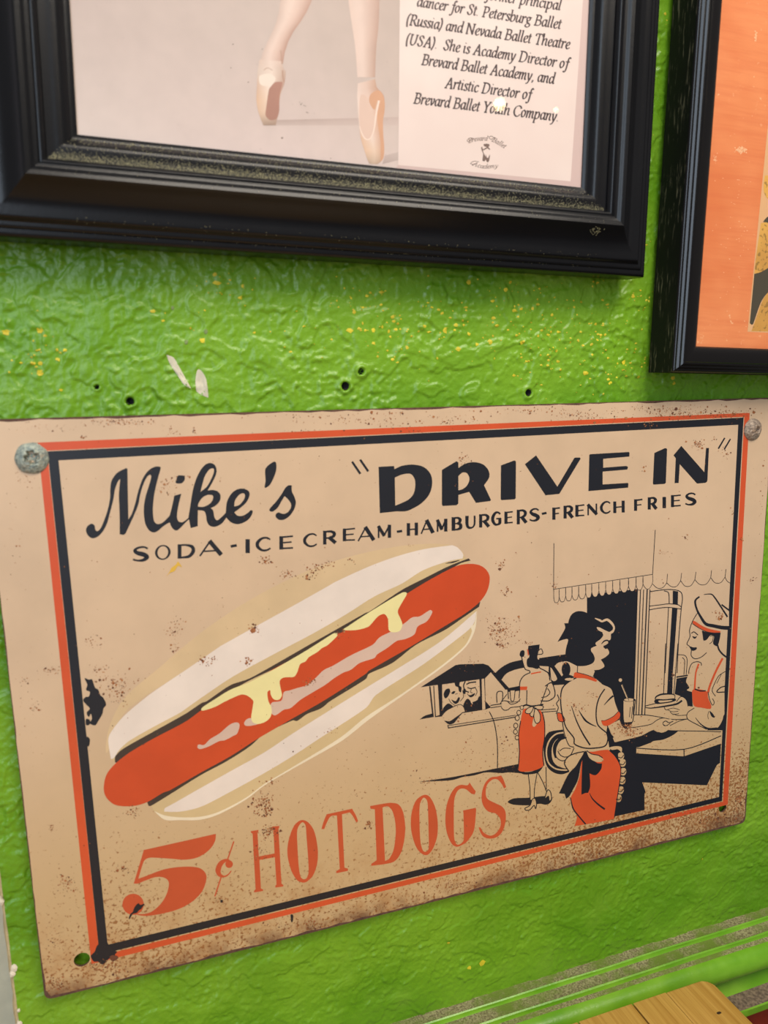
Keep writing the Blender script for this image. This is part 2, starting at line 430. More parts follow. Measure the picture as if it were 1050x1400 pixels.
def densify(p, corner_deg=34):
    out = []
    for i in range(len(p)-1):
        out.append(p[i])
        if i and i < len(p)-2: pass
    out.append(p[-1]); return out
def rails(root, prof, x0, x1, z0, z1, mats, mi=None):
    """mitred moulding round the sight opening x0..x1, z0..z1 ; prof = (u outward, d off the wall)"""
    names = [('bottom', (x0, z0), (x1, z0), (-1, -1), (1, -1)), ('right', (x1, z0), (x1, z1), (1, -1), (1, 1)),
             ('top', (x1, z1), (x0, z1), (1, 1), (-1, 1)), ('left', (x0, z1), (x0, z0), (-1, 1), (-1, -1))]
    res = {}
    for nm, a, b, da, db in names:
        vv = []; ff = []; mm = []
        S = 24
        for s in range(S+1):
            t = s/S
            for (u, d) in prof:
                pa = (a[0]+da[0]*u, a[1]+da[1]*u); pb = (b[0]+db[0]*u, b[1]+db[1]*u)
                vv.append((pa[0]+(pb[0]-pa[0])*t, -d, pa[1]+(pb[1]-pa[1])*t))
        m = len(prof)
        for s in range(S):
            for j in range(m-1):
                ff.append((s*m+j, (s+1)*m+j, (s+1)*m+j+1, s*m+j+1)); mm.append(mi[j] if mi else 0)
        for e in (0, S): ff.append(tuple(e*m+j for j in range(m))); mm.append(0)
        res[nm] = mesh_obj('rail', vv, ff, mats, root, smooth=True, mi=mm, sharp=28)
    return res
def prof_smooth(pts):
    return [tuple(p) for p in smooth([(u*1e-3, d*1e-3) + ((c_,) if c_ else ()) for u, d, c_ in pts], closed=False, sub=4)]

# --- large black frame with the ballet photograph
TH = math.radians(-1.8)
A1 = np.array([.2506, 0, .3574])                       # sight corner, bottom right
W1, H1 = .2272, .24
f1 = empty('picture_frame', tuple(A1), -TH)
tag(f1, 'wide black moulded frame around a ballet photo print of two pointe shoes', 'picture frame')
ct, st_ = math.cos(TH), math.sin(TH)
def to_f1(p):
    q = np.array(p) - A1
    return (q[0]*ct + q[2]*st_, q[1], -q[0]*st_ + q[2]*ct)
P1 = prof_smooth([(0, 8, 1), (0, 12.9, 1), (1.3, 13.6, 0), (2.2, 13.9, 1), (4.4, 16.2, 0), (6, 16.9, 0), (8.5, 17.0, 0), (11.0, 17.3, 1), (11.3, 18.6, 0), (12.6, 20.0, 0), (13.4, 19.9, 1), (13.9, 20.9, 1), (15.2, 21.2, 0), (16.6, 22.2, 0),
                  (18.3, 22.7, 1), (19.2, 22.0, 1), (21.0, 20.2, 0), (23.2, 18.4, 0), (25.6, 16.9, 0), (28.4, 16.0, 0), (31.0, 15.9, 0), (32.6, 15.7, 0), (33.6, 14.6, 1), (34.2, 14.0, 1), (35.6, 13.9, 0), (36.4, 13.5, 1), (36.7, 12.9, 1), (38.6, 12.7, 0), (39.6, 11.8, 0), (39.8, 10.2, 0), (39.6, 6, 0), (39.4, -1.0, 1)])
R1 = rails(f1, P1, -W1, 0, 0, H1, M_BLACK)
YP1 = -.012
v, f = box(-W1-.004, .004, -.0117, .0005, -.004, H1+.004); mesh_obj('backing', v, f, M_LINER, f1)
v, f = box(-W1-.001, .001, -.01285, -.01275, -.001, H1+.001)
v, f = [(-W1, -.01285, 0), (0, -.01285, 0), (0, -.01285, H1), (-W1, -.01285, H1)], [(0, 1, 2, 3)]
tag(mesh_obj('glass', v, f, M_GLASS, f1), None)
def pl1(x, y, h):
    p = to_f1(unp(x, y, YP1)); return (p[0], YP1-h, p[2])
# dust caught on the bottom rail
random.seed(5)
pu = [p[0] for p in P1]; pd = [p[1] for p in P1]
vv = []; ff = []
def grain(x, u, r, out):
    d = float(np.interp(u, pu[4:], pd[4:]))
    b = len(vv); pts = blob(x, -u, r, 4, .4)
    for a, c_ in pts: vv.append((a, -d-.00002, c_))
    vv.append((x, -d-r*.9, -u))
    for i in range(4): ff.append((b+i, b+(i+1) % 4, b+4))
for _ in range(9000):
    t = random.random()
    u = 11.0 - abs(random.gauss(0, 1.5)) if t < .72 else (random.uniform(2.3, 11) if t < .9 else random.gauss(2.2, .5))
    if not 1.4 < u < 11.15: continue
    x = -W1-u*1e-3 + (W1+2*u*1e-3)*(1-random.random()**.85)
    grain(x, u*1e-3, random.choice([.00008, .0001, .00014, .0002]), vv)
for _ in range(260):
    u = random.choice([random.uniform(15, 18.5), random.uniform(31, 33.3), random.uniform(36.4, 37)])
    grain(random.uniform(-W1-.005, .01), u*1e-3, random.choice([.0001, .00015]), vv)
for _ in range(40): grain(random.gauss(.0045, .0016), .0212+random.gauss(0, .0007), .00025, vv)
for _ in range(60):   # a few grains on the right rail
    pass
tag(mesh_obj('dust', vv, ff, M_DUST, f1), 'pale dust lying on the bottom rail', kind='stuff')

# the print: a photograph left, a printed sheet right (flat)
def ptint(name, a, b, scale=14, rough=.5):
    k = N(name); f = k.noise(scale, 4, .6); k.base(k.mix(k.ramp(f, .3, .7), s2l(a), s2l(b))); k.set(Roughness=rough); return k.m
# floor/backdrop tones of the photograph vary smoothly: vertex colours carry the printed picture
def vcol_mat(name, noise=.06, scale=90):
    k = N(name); at = k.n('ShaderNodeVertexColor'); at.layer_name = 'ink'
    f = k.noise(scale, 4, .6); nd = k.n('ShaderNodeMix', data_type='RGBA', blend_type='MULTIPLY'); nd.inputs[0].default_value = 1
    k.link(at.outputs[0], nd.inputs[6]); g = k.mix(f, (1-noise*2,)*3, (1+noise,)*3); k.link(g, nd.inputs[7]); k.base(nd.outputs[2]); k.set(Roughness=.5); return k.m
M_PRINT = vcol_mat('photo_print')
def grid_print(name, parent, plane, L, R, cols, lay, mat=M_PRINT, sub=5):
    """strip between left and right contour; cols[row][k] printed tones across"""
    Ls = smooth(L, False, sub); Rs = smooth(R, False, sub); n = min(len(Ls), len(Rs))
    def res(P, n):
        P = np.array(P); s = np.concatenate([[0], np.cumsum(np.hypot(*np.diff(P, axis=0).T))]); t = np.linspace(0, s[-1], n)
        return np.stack([np.interp(t, s, P[:, 0]), np.interp(t, s, P[:, 1])], 1)
    n = 24; Ls = res(Ls, n); Rs = res(Rs, n); cols = np.array(cols, float); m = 9
    vv = []; cc = []
    for i in range(n):
        r = i/(n-1)*(len(cols)-1); r0 = int(min(r, len(cols)-2)) if len(cols) > 1 else 0; row = cols[r0] if len(cols) == 1 else cols[r0]*(1-(r-r0)) + cols[r0+1]*(r-r0)
        for j in range(m):
            t = j/(m-1); p = Ls[i]*(1-t)+Rs[i]*t; vv.append(plane(p[0], p[1], lay*LAYER))
            q = t*(len(row)-1); q0 = int(min(q, len(row)-2)); cc.append(s2l(row[q0]*(1-(q-q0))+row[q0+1]*(q-q0)))
    ff = [(i*m+j, i*m+j+1, (i+1)*m+j+1, (i+1)*m+j) for i in range(n-1) for j in range(m-1)]
    o = mesh_obj(name, vv, ff, mat, parent)
    a = o.data.color_attributes.new('ink', 'FLOAT_COLOR', 'POINT')
    a.data.foreach_set('color', np.array([(*c_, 1) for c_ in cc], np.float32).ravel())
    return o
Z2 = Z(300, 0, 3.5); Z3 = Z(540, 0, 3.5); ZF = Z(340, 60, 10.5); ZG = Z(460, 90, 10)
bgc = [[(188,168,156),(192,170,158),(186,166,155),(190,172,160)], [(196,176,166),(200,180,168),(196,174,162),(194,172,160)], [(206,186,176),(208,188,178),(202,182,170),(200,178,168)], [(222,204,194),(224,202,194),(220,200,190),(218,196,188)]]
photo = grid_print('photo_print', f1, lambda x, y, h: (x, YP1-h, y), [(-W1-.0005, H1), (-W1-.0005, 0)], [(0.0005, H1), (0.0005, 0)], [bgc[0]]*3+[bgc[0], bgc[1], bgc[2], bgc[3]], 0)
tag(photo, 'photo print of two legs in pointe shoes on a pale floor')
sh = grid_print('floor_shadow', photo, pl1, Z2((250,575),(250,600)), Z2((860,560),(860,600)), [[(190,166,156),(204,180,170)], [(206,184,174),(212,190,180)]], 1)
grid_print('floor_shadow', photo, pl1, Z2((790,745),(780,785)), Z2((862,725),(862,765)), [[(200,178,170),(206,186,176)], [(186,164,156),(200,180,170)]], 1.5)
grid_print('leg_print', photo, pl1, Z2((300,-900),(300,-260),(292,-10),(278,90),(240,180),(208,250),(190,310)), Z2((640,-900),(500,-260),(446,-10),(405,80),(352,155),(318,230),(304,305)),
           [[(204,176,162),(232,206,190),(222,192,176),(190,158,142)], [(208,180,166),(236,210,194),(226,196,180),(196,160,144)], [(214,188,174),(236,210,196),(222,190,174),(190,148,130)]], 2)
grid_print('leg_print', photo, pl1, Z2((520,-900),(590,-260),(615,-10),(634,120),(650,230),(660,370)), Z2((800,-900),(770,-260),(766,-10),(762,120),(750,230),(745,370)),
           [[(222,194,178),(234,208,192),(214,184,168),(186,152,138)], [(224,196,180),(230,204,190),(212,182,168),(190,156,142)], [(230,204,190),(234,208,194),(216,186,170),(196,160,142)]], 2)
sh1 = grid_print('shoe_print', photo, pl1, ZF((155,225),(128,400),(118,600),(110,800),(128,930),(168,1070),(196,1135),(210,1172)), ZF((470,250),(500,360),(533,385),(515,560),(460,710),(440,850),(430,980),(405,1090),(390,1170)),
           [[(222,194,178),(236,212,198),(226,198,182)], [(218,196,180),(240,218,202),(196,166,148)], [(216,180,156),(244,224,208),(190,150,132)], [(224,184,152),(240,212,190),(214,176,150)], [(222,186,158),(234,204,180),(206,168,144)], [(176,150,132),(168,140,122),(176,146,128)]], 3)
i_ = Ink(pl1); i_.poly(ZF((240,1010),(250,920),(270,780),(292,650),(330,600),(378,552),(430,545),(482,550),(478,590),(465,650),(445,740),(440,850),(438,960),(415,1050),(380,1085),(310,1095),(262,1060)), 4)
i_.build('sole_print', simple('sole_tone', (178,128,110), .5, var=.08), sh1)
i_ = Ink(pl1)
for p, wd in ((ZF((485,385),(490,470),(505,545)), 2.0), (ZF((215,380),(270,345),(340,380)), .8), (ZF((460,95),(470,200),(478,290)), 1.2)): i_.stroke(p, wd, 4)
i_.build('shade_print', simple('shoe_shade', (186,148,128), .5), sh1)
i_ = Ink(pl1); i_.poly(ZF((150,470),(200,440),(300,430),(380,480),(370,540),(300,600),(200,600),(155,560)), 3.5); i_.build('ribbon_print', simple('shoe_light', (238,220,204), .5), sh1)
sh2 = grid_print('shoe_print', photo, pl1, ZG((292,240),(283,400),(293,600),(310,840),(340,1020),(390,1180),(425,1290),(450,1340)), ZG((530,180),(555,310),(600,340),(650,420),(660,580),(636,750),(636,950),(652,1080),(648,1230),(600,1320),(560,1348)),
           [[(232,206,192),(224,194,178),(206,168,146)], [(236,212,198),(226,196,180),(198,154,130)], [(238,214,200),(230,200,184),(216,160,124)], [(234,208,194),(236,206,190),(214,164,130)], [(226,186,156),(240,216,202),(206,158,130)], [(228,190,160),(234,204,180),(212,166,136)], [(190,162,140),(206,178,154),(190,160,138)]], 3)
i_ = Ink(pl1); i_.poly(ZG((330,400),(420,430),(470,600),(525,700),(520,850),(480,960),(440,1005),(400,1000),(350,920),(320,820),(310,650)), 4); i_.build('foot_print', simple('foot_tone', (226,194,176), .5, var=.03), sh2)
i_ = Ink(pl1); i_.poly(ZG((580,520),(655,600),(636,750),(640,950),(650,1080),(645,1250),(605,1300),(602,1050),(572,850),(556,700)), 4)
i_.poly(ZG((460,400),(540,340),(600,350),(645,430),(655,580),(590,560),(560,470),(520,600),(450,500)), 3.8); i_.build('shade_print', simple('shoe_orange', (214,162,128), .5, var=.06), sh2)
i_ = Ink(pl1); i_.stroke(ZG((315,830),(345,920),(385,990),(430,1008),(470,980),(505,900),(525,800),(545,640),(580,480)), [1.2, 1.6, 1.6, 1.2, 1.6, 2.2, 2.6], 5); i_.build('edge_print', simple('shoe_edge', (244,220,204), .5), sh2)
i_ = Ink(pl1)
for cx, cy, r in ((405,505,.8),(412,508,.6),(385,490,.6),(395,495,.7),(418,538,.9),(424,540,.7),(350,500,.4),(138,393,1.0),(65,212,1.0),(55,325,.9),(205,235,.8),(532,758,.7),(197,713,.6),(300,660,1.4),(390,500,1),(455,543,.5)):
    p = Z2((cx, cy))[0]; i_.ellipse(p, r, r*.8, 1.6)
for _ in range(60): 
    i_.ellipse((random.uniform(120, 780), random.uniform(2, 235)), random.uniform(.2, .5), random.uniform(.2, .4), 1.6)
tag(i_.build('speck_print', simple('photo_specks', (130,108,96), .6), photo), kind='stuff')
# printed sheet
i_ = Ink(pl1); i_.poly(C([Z3((34,-1200))[0], Z3((15,790))[0], Z3((840,868))[0], Z3((980,-1200))[0]]), 6)
sheet = i_.build('text_sheet', ptint('sheet_paper', (234,212,202), (240,220,210), 20), f1); tag(sheet, 'pale pink printed sheet with dark italic text')
i_ = Ink(pl1); i_.poly(C([Z3((840,868))[0], Z3((980,-1200))[0], Z3((1050,-1200))[0], Z3((905,905))[0], Z3((-10,818))[0], Z3((15,790))[0]]), 5)
i_.build('mount_edge', simple('mount_edge', (214,186,178), .5), f1)
# ------------------------------------------------------------------ pen-drawn alphabet (book italic)
G = {
 'a': (.78, [[(.62,.82),(.42,.98),(.18,.75),(.12,.35),(.22,.02),(.42,.12),(.62,.5)], [(.68,1.0),(.60,.3),(.66,.02),(.80,.10)]]),
 'b': (.78, [[(.22,1.62),(.14,.4),(.16,.08),(.36,0),(.62,.25),(.68,.7),(.52,.98),(.34,.9),(.17,.6)], [(.08,1.6),(.22,1.62)]]),
 'c': (.62, [[(.58,.82),(.42,.98),(.20,.78),(.12,.38),(.24,.04),(.44,.04),(.60,.2)]]),
 'd': (.80, [[(.62,.82),(.42,.98),(.18,.75),(.12,.35),(.22,.02),(.42,.12),(.62,.5)], [(.74,1.62),(.62,.3),(.67,.02),(.82,.10)], [(.60,1.60),(.74,1.62)]]),
 'e': (.64, [[(.14,.42),(.40,.52),(.56,.75),(.48,.97),(.26,.86),(.12,.42),(.24,.04),(.44,.03),(.60,.2)]]),
 'f': (.52, [[(.70,1.50),(.56,1.62),(.44,1.4),(.34,.4),(.24,-.3),(.08,-.52),(-.05,-.42)], [(.14,.96),(.62,.98)]]),
 'g': (.74, [[(.62,.92),(.36,.98),(.18,.78),(.22,.48),(.44,.46),(.60,.72),(.5,.95)], [(.6,.95),(.76,.98)], [(.28,.46),(.18,.26),(.40,.12),(.62,-.1),(.48,-.42),(.18,-.46),(.04,-.26),(.22,-.02),(.44,.1)]]),
 'h': (.82, [[(.22,1.62),(.12,0)], [(.08,1.6),(.22,1.62)], [(.16,.5),(.36,.88),(.56,.98),(.64,.8),(.58,.3),(.64,.02),(.78,.1)]]),
 'i': (.40, [[(.08,.88),(.20,.99),(.16,.4),(.18,.04),(.34,.10)], [(.24,1.40),(.26,1.42)]]),
 'l': (.40, [[(.12,1.6),(.26,1.62),(.16,.4),(.18,.04),(.34,.10)]]),
 'm': (1.16, [[(.06,.88),(.2,.99),(.12,0)], [(.16,.5),(.34,.88),(.5,.98),(.56,.8),(.5,0)], [(.54,.5),(.72,.88),(.88,.98),(.95,.8),(.90,.25),(.96,.02),(1.10,.1)]]),
 'n': (.80, [[(.06,.88),(.2,.99),(.12,0)], [(.16,.5),(.36,.88),(.54,.98),(.62,.8),(.56,.25),(.62,.02),(.76,.1)]]),
 'o': (.72, [[(.38,.98),(.18,.78),(.12,.35),(.26,.01),(.46,.12),(.60,.45),(.60,.8),(.40,.98)]]),
 'p': (.80, [[(.06,.88),(.2,.99),(.12,.2),(.06,-.56)], [(-.04,-.57),(.2,-.56)], [(.16,.55),(.36,.9),(.56,.97),(.68,.7),(.60,.2),(.36,0),(.14,.12)]]),
 'r': (.58, [[(.06,.88),(.2,.99),(.12,0)], [(.16,.5),(.34,.88),(.48,.98),(.58,.86)]]),
 's': (.56, [[(.52,.84),(.36,.98),(.18,.86),(.22,.64),(.42,.4),(.46,.16),(.28,0),(.06,.12)]]),
 't': (.46, [[(.28,1.3),(.18,.3),(.22,.03),(.42,.12)], [(.06,.96),(.44,.98)]]),
 'u': (.80, [[(.06,.88),(.2,.99),(.14,.3),(.2,.02),(.38,.08),(.6,.5)], [(.68,1.0),(.60,.3),(.66,.02),(.78,.10)]]),
 'v': (.68, [[(.04,.9),(.18,.98),(.24,.5),(.28,.02)], [(.28,.02),(.54,.45),(.62,.85),(.52,.99)]]),
 'y': (.74, [[(.04,.9),(.18,.98),(.22,.5),(.30,.05)], [(.66,.98),(.56,.5),(.34,-.1),(.16,-.46),(-.02,-.5)]]),
 'A': (1.16, [[(.02,0),(.34,0)], [(.16,.02),(.72,1.5)], [(.72,1.5),(.94,0)], [(.76,0),(1.10,0)], [(.38,.55),(.84,.55)]]),
 'B': (1.02, [[(.36,1.46),(.22,.02)], [(.14,1.47),(.60,1.48),(.84,1.36),(.84,1.0),(.64,.80),(.30,.78)], [(.5,.79),(.80,.72),(.90,.40),(.72,.06),(.40,0),(.06,0)]]),
 'C': (1.10, [[(1.06,1.16),(.98,1.40),(.72,1.5),(.38,1.34),(.16,.85),(.22,.3),(.50,0),(.78,.04),(.98,.3)]]),
 'D': (1.22, [[(.36,1.46),(.22,.02)], [(.14,1.47),(.60,1.48),(.96,1.3),(1.08,.85),(.92,.3),(.60,.02),(.06,0)]]),
 'N': (1.24, [[(.24,1.40),(.16,0)], [(.04,0),(.34,0)], [(.10,1.48),(.3,1.46),(.94,.02)], [(1.06,1.48),(.94,.02)], [(.90,1.48),(1.22,1.48)]]),
 'P': (.92, [[(.36,1.46),(.22,.02)], [(.14,1.47),(.60,1.48),(.84,1.36),(.84,.95),(.62,.68),(.34,.66)], [(.08,0),(.42,0)]]),
 'R': (1.06, [[(.36,1.46),(.22,.02)], [(.14,1.47),(.60,1.48),(.84,1.36),(.84,1.0),(.62,.76),(.32,.74)], [(.56,.74),(.90,.06),(1.10,0)], [(.08,0),(.42,0)]]),
 'S': (.82, [[(.76,1.18),(.70,1.40),(.50,1.5),(.26,1.34),(.30,1.02),(.56,.70),(.66,.36),(.46,.02),(.20,.06),(.06,.34)]]),
 'T': (1.04, [[(.66,1.46),(.50,.02)], [(.18,1.18),(.24,1.46),(1.06,1.47),(1.08,1.2)], [(.34,0),(.70,0)]]),
 'U': (1.18, [[(.34,1.46),(.24,.5),(.36,.06),(.62,.02),(.88,.4),(1.02,1.46)], [(.18,1.48),(.5,1.48)], [(.88,1.48),(1.18,1.48)]]),
 'Y': (1.0, [[(.26,1.44),(.52,.72),(.46,.02)], [(.52,.72),(.96,1.44)], [(.12,1.48),(.42,1.48)], [(.82,1.48),(1.10,1.48)], [(.30,0),(.64,0)]]),
 '(': (.46, [[(.48,1.62),(.26,1.2),(.16,.5),(.24,-.3)]]), ')': (.46, [[(.14,1.62),(.30,1.1),(.26,.4),(.02,-.3)]]),
 '.': (.34, [[(.12,.06),(.14,.07)]]), ',': (.34, [[(.14,.08),(.14,-.08),(.04,-.25)]]), ' ': (.42, []),
}
def write_line(ink, text, a, b, up, lay, thick=.25, thin=.10, nib=math.radians(32), shear=.17, track=0.0):
    """a,b: baseline ends in px; up: px vector of one cap height (1.5 units)"""
    tot = sum(G[c_][0]+track for c_ in text)-track
    ux = np.array([(b[0]-a[0])/tot, (b[1]-a[1])/tot]); uy = np.array(up)/1.5; x = 0
    for ch in text:
        adv, sts = G[ch]
        for s_ in sts:
            P = smooth(s_, False, 4) if len(s_) > 2 else [s_[0], s_[1]]
            P = [(p[0]+shear*p[1]*.0+x, p[1]) for p in P]; n = len(P); wd = []; 
            px = [tuple(np.array(a)+ux*(p[0]+shear*p[1]*.35)+uy*p[1]) for p in P]
            for i in range(n):
                d = (P[min(i+1, n-1)][0]-P[max(i-1, 0)][0], P[min(i+1, n-1)][1]-P[max(i-1, 0)][1]); th = math.atan2(d[1], d[0])
                wd.append((thin+(thick-thin)*abs(math.sin(th-nib)))*np.hypot(*uy))
            if len(s_) == 2 and abs(s_[0][0]-s_[1][0]) < .05: wd = [.2*np.hypot(*uy)]*2
            ink.stroke(px, wd, lay, raw=True)
        x += adv+track
def zz(p): return Z3(p)[0][:2]
i_ = Ink(pl1)
cap = (1.6, -14.4)
for tx_, a, b, u in (("former principal", (432,-4), (792,50), (1.6,-14.2)), ("dancer for St. Petersburg Ballet", (102,30), (792,140), (1.6,-14.2)), ("(Russia) and Nevada Ballet Theatre", (50,117), (834,236), cap),
                  ("(USA).  She is Academy Director of", (48,211), (826,330), cap), ("Brevard Ballet Academy, and", (124,309), (760,402), cap), ("Artistic Director of", (236,420), (648,478), cap), ("Brevard Ballet Youth Company.", (86,494), (782,582), cap)):
    write_line(i_, tx_, zz(a), zz(b), u, 7)
i_.build('lettering', simple('text_ink', (70,52,52), .6), sheet)
# small emblem
ZE = Z(620, 170, 11.667); i_ = Ink(pl1)
def arc_word(text, pts, h, lay):
    P = np.array(smooth(pts, False, 10)); s = np.concatenate([[0], np.cumsum(np.hypot(*np.diff(P, axis=0).T))])
    tot = sum(G[c_][0] for c_ in text); x = 0
    for ch in text:
        adv = G[ch][0]; q = [np.array([np.interp(t, s, P[:, 0]), np.interp(t, s, P[:, 1])]) for t in (x/tot*s[-1], min(s[-1], (x+adv)/tot*s[-1]))]
        d = q[1]-q[0]; up = np.array([d[1], -d[0]])/(np.hypot(*d) or 1)*h + d/(np.hypot(*d) or 1)*h*.15
        write_line(i_, ch, tuple(q[0]), tuple(q[1]), tuple(up), lay, .22, .14); x += adv
arc_word('Brevard', ZE((235,300),(400,262),(535,262)), 6.2, 7); arc_word('Ballet', ZE((600,265),(700,318),(805,385)), 6.2, 7); arc_word('Academy', ZE((290,650),(480,705),(710,690)), 5.6, 7)
i_.stroke(ZE((330,230),(260,220),(215,262),(250,275),(290,225)), .9, 7); i_.stroke(ZE((660,225),(600,190),(565,210),(600,240),(655,210)), .9, 7); i_.stroke(ZE((400,600),(330,590),(270,620),(300,640),(370,620)), .8, 7)
i_.poly(ZE((475,325),(510,310),(565,318),(570,345),(545,375),(520,360),(495,355)), 7); i_.stroke(ZE((450,365),(455,400),(478,405),(540,375),(575,400)), 1.7, 7)
i_.poly(ZE((440,370),(460,400),(482,460),(515,530),(515,560),(490,590),(462,580),(465,520),(470,470),(445,410)), 7)
i_.poly(ZE((512,480),(530,530),(550,535),(578,480),(575,540),(562,590),(540,608),(520,580),(512,540)), 7)
i_.build('emblem', simple('emblem_ink', (122,98,88), .6), sheet)

# --- second frame at the right with the orange mount
TH2 = math.radians(-2.2); c2, s2 = math.cos(TH2), math.sin(TH2)
A2 = np.array([.3178, 0, .2812]); W2, H2 = .26, .34
f2 = empty('picture_frame', tuple(A2), -TH2)
tag(f2, 'narrow black frame with scuffed outer side around a bright orange mount', 'picture frame')
def to_f2(p):
    q = np.array(p) - A2
    return (q[0]*c2 + q[2]*s2, q[1], -q[0]*s2 + q[2]*c2)
P2 = prof_smooth([(0, 13, 1), (0, 18.4, 0), (.5, 19.3, 0), (1.4, 20.2, 0), (2.8, 20.9, 0), (4.6, 21.3, 0), (6.8, 21.5, 0), (8.2, 21.4, 1), (8.5, 21.0, 1), (9.2, 20.9, 0), (10.2, 20.2, 1), (10.3, 19.9, 1), (11.0, 19.6, 0), (11.9, 18.9, 1), (12.0, 18.6, 1), (12.7, 18.3, 0), (13.3, 17.6, 0), (13.4, 17, 1), (13.4, -1.0, 1)])
mi2 = [1 if P2[j][0] > .01335 else 0 for j in range(len(P2)-1)]
M_GLOSSY = simple('glossy_black', (16, 14, 15), .2)
rails(f2, P2, 0, W2, 0, H2, [M_GLOSSY, M_WORN], mi2)
YP2 = -.0170
v, f = box(-.003, W2+.003, -.0166, 0, -.003, H2+.003); mesh_obj('backing', v, f, M_LINER, f2)
v, f = [(0, -.0178, 0), (W2, -.0178, 0), (W2, -.0178, H2), (0, -.0178, H2)], [(0, 1, 2, 3)]
mesh_obj('glass', v, f, M_GLASS, f2)
def pl2(x, y, h):
    p = to_f2(unp(x, y, YP2)); return (p[0], YP2-h, p[2])
k = N('orange_mount'); f = k.noise(1.0, 4, .6, k.mapping((30, 30, 420))); g = k.noise(18, 3); h_ = k.noise(330, 3, .7)
c = k.mix(k.ramp(g, .3, .7), s2l((222,122,66)), s2l((236,146,90))); c = k.mix(k.math('MULTIPLY', k.ramp(f, .4, .7), .35), c, s2l((214,106,58)))
c = k.mix(k.math('MULTIPLY', k.ramp(h_, .64, .74), k.ramp(g, .5, .6)), c, s2l((246,190,140))); k.base(c); k.set(Roughness=.75); M_MOUNT = k.m
mount = mesh_obj('mount', [(-.001, YP2, -.001), (W2+.001, YP2, -.001), (W2+.001, YP2, H2+.001), (-.001, YP2, H2+.001)], [(0, 1, 2, 3)], M_MOUNT, f2)
tag(mount, 'bright orange mount board')
i_ = Ink(pl2)
for _ in range(60):
    i_.ellipse((random.gauss(1014, 4), random.gauss(205, 2.2)), random.uniform(.5, 1.8), random.uniform(.3, 1.0), 1, random.uniform(0, 3))
for _ in range(20):
    i_.ellipse((random.gauss(1033, 1), random.gauss(50, 3)), random.uniform(.4, 1.1), random.uniform(.4, 1.4), 1, random.uniform(0, 3)); i_.ellipse((random.gauss(978, 1.5), random.gauss(217, 4)), random.uniform(.3, .9), random.uniform(.3, .7), 1)
for _ in range(70):
    t = random.random(); x = random.gauss(1010, 16); y = random.gauss(310, 70)
    if x > 1030 or x < 965 or y > 460: continue
    i_.ellipse((x, y), random.uniform(.3, 1.0), random.uniform(.2, .6), 1)
tag(i_.build('scuff', simple('mount_scuff', (244,186,138), .8), mount), kind='stuff')
ZP = Z(970, 240, 5.0); ZQ = Z(880, 300, 6.176)
def pp(*a): return C(ZP(*a))
pe = np.array(pl2(1022, 453.5, 0)); pt = np.array(pl2(1047.5, 195, 0)); xe = lambda z: pe[0]+(pt[0]-pe[0])*(z-pe[2])/(pt[2]-pe[2])
i_ = Ink(pl2); zt_ = H2-pe[2]; i_.v = [(pe[0], YP2-2*LAYER, pe[2]), (W2-pe[0], YP2-2*LAYER, pe[2]), (W2-pe[0], YP2-2*LAYER, zt_), (xe(zt_), YP2-2*LAYER, zt_)]; i_.f = [[0, 1, 2, 3]]
pic = i_.build('poster', simple('poster_edge', (226,176,126), .5), f2); tag(pic, 'gold and dark grey poster set in the mount')
k = N('poster_gold'); f = k.noise(420, 2, .5); g = k.noise(40, 2); c = k.mix(k.ramp(g, .35, .65), s2l((226,172,82)), s2l((204,150,72)))
k.base(k.mix(k.math('MULTIPLY', k.ramp(f, .56, .62), .6), c, s2l((110,84,40)))); k.set(Roughness=.5); M_GOLD = k.m
i_ = Ink(pl2); i_.poly(ZP((352,325,1),(400,318),(520,330,1),(520,560,1),(400,640),(330,668),(306,668,1),(320,540)), 3)
i_.poly(ZP((378,0,1),(520,0,1),(520,200,1),(400,160),(370,100)), 3)
i_.poly(ZP((286,1064,1),(310,1000),(360,860),(400,800),(520,700,1),(520,1068,1)), 3); b_ = len(i_.v); xg = pl2(1056, 330, 0)[0]; y_ = YP2-2.6*LAYER
i_.v += [(xg, y_, pe[2]+.001), (W2-pe[0]-.002, y_, pe[2]+.001), (W2-pe[0]-.002, y_, zt_-.002), (xg, y_, zt_-.002)]; i_.f += [[b_, b_+1, b_+2, b_+3]]
i_.build('gold_print', M_GOLD, pic)
i_ = Ink(pl2); i_.poly(ZP((306,672,1),(345,662),(400,632),(520,560,1),(520,720,1),(400,800),(350,870),(300,1010),(288,1020),(275,1008,1)), 4)
i_.poly(ZP((365,318,1),(400,280),(520,250,1),(520,340,1),(400,322)), 4); i_.build('dark_print', simple('poster_dark', (74,68,54), .5), pic)
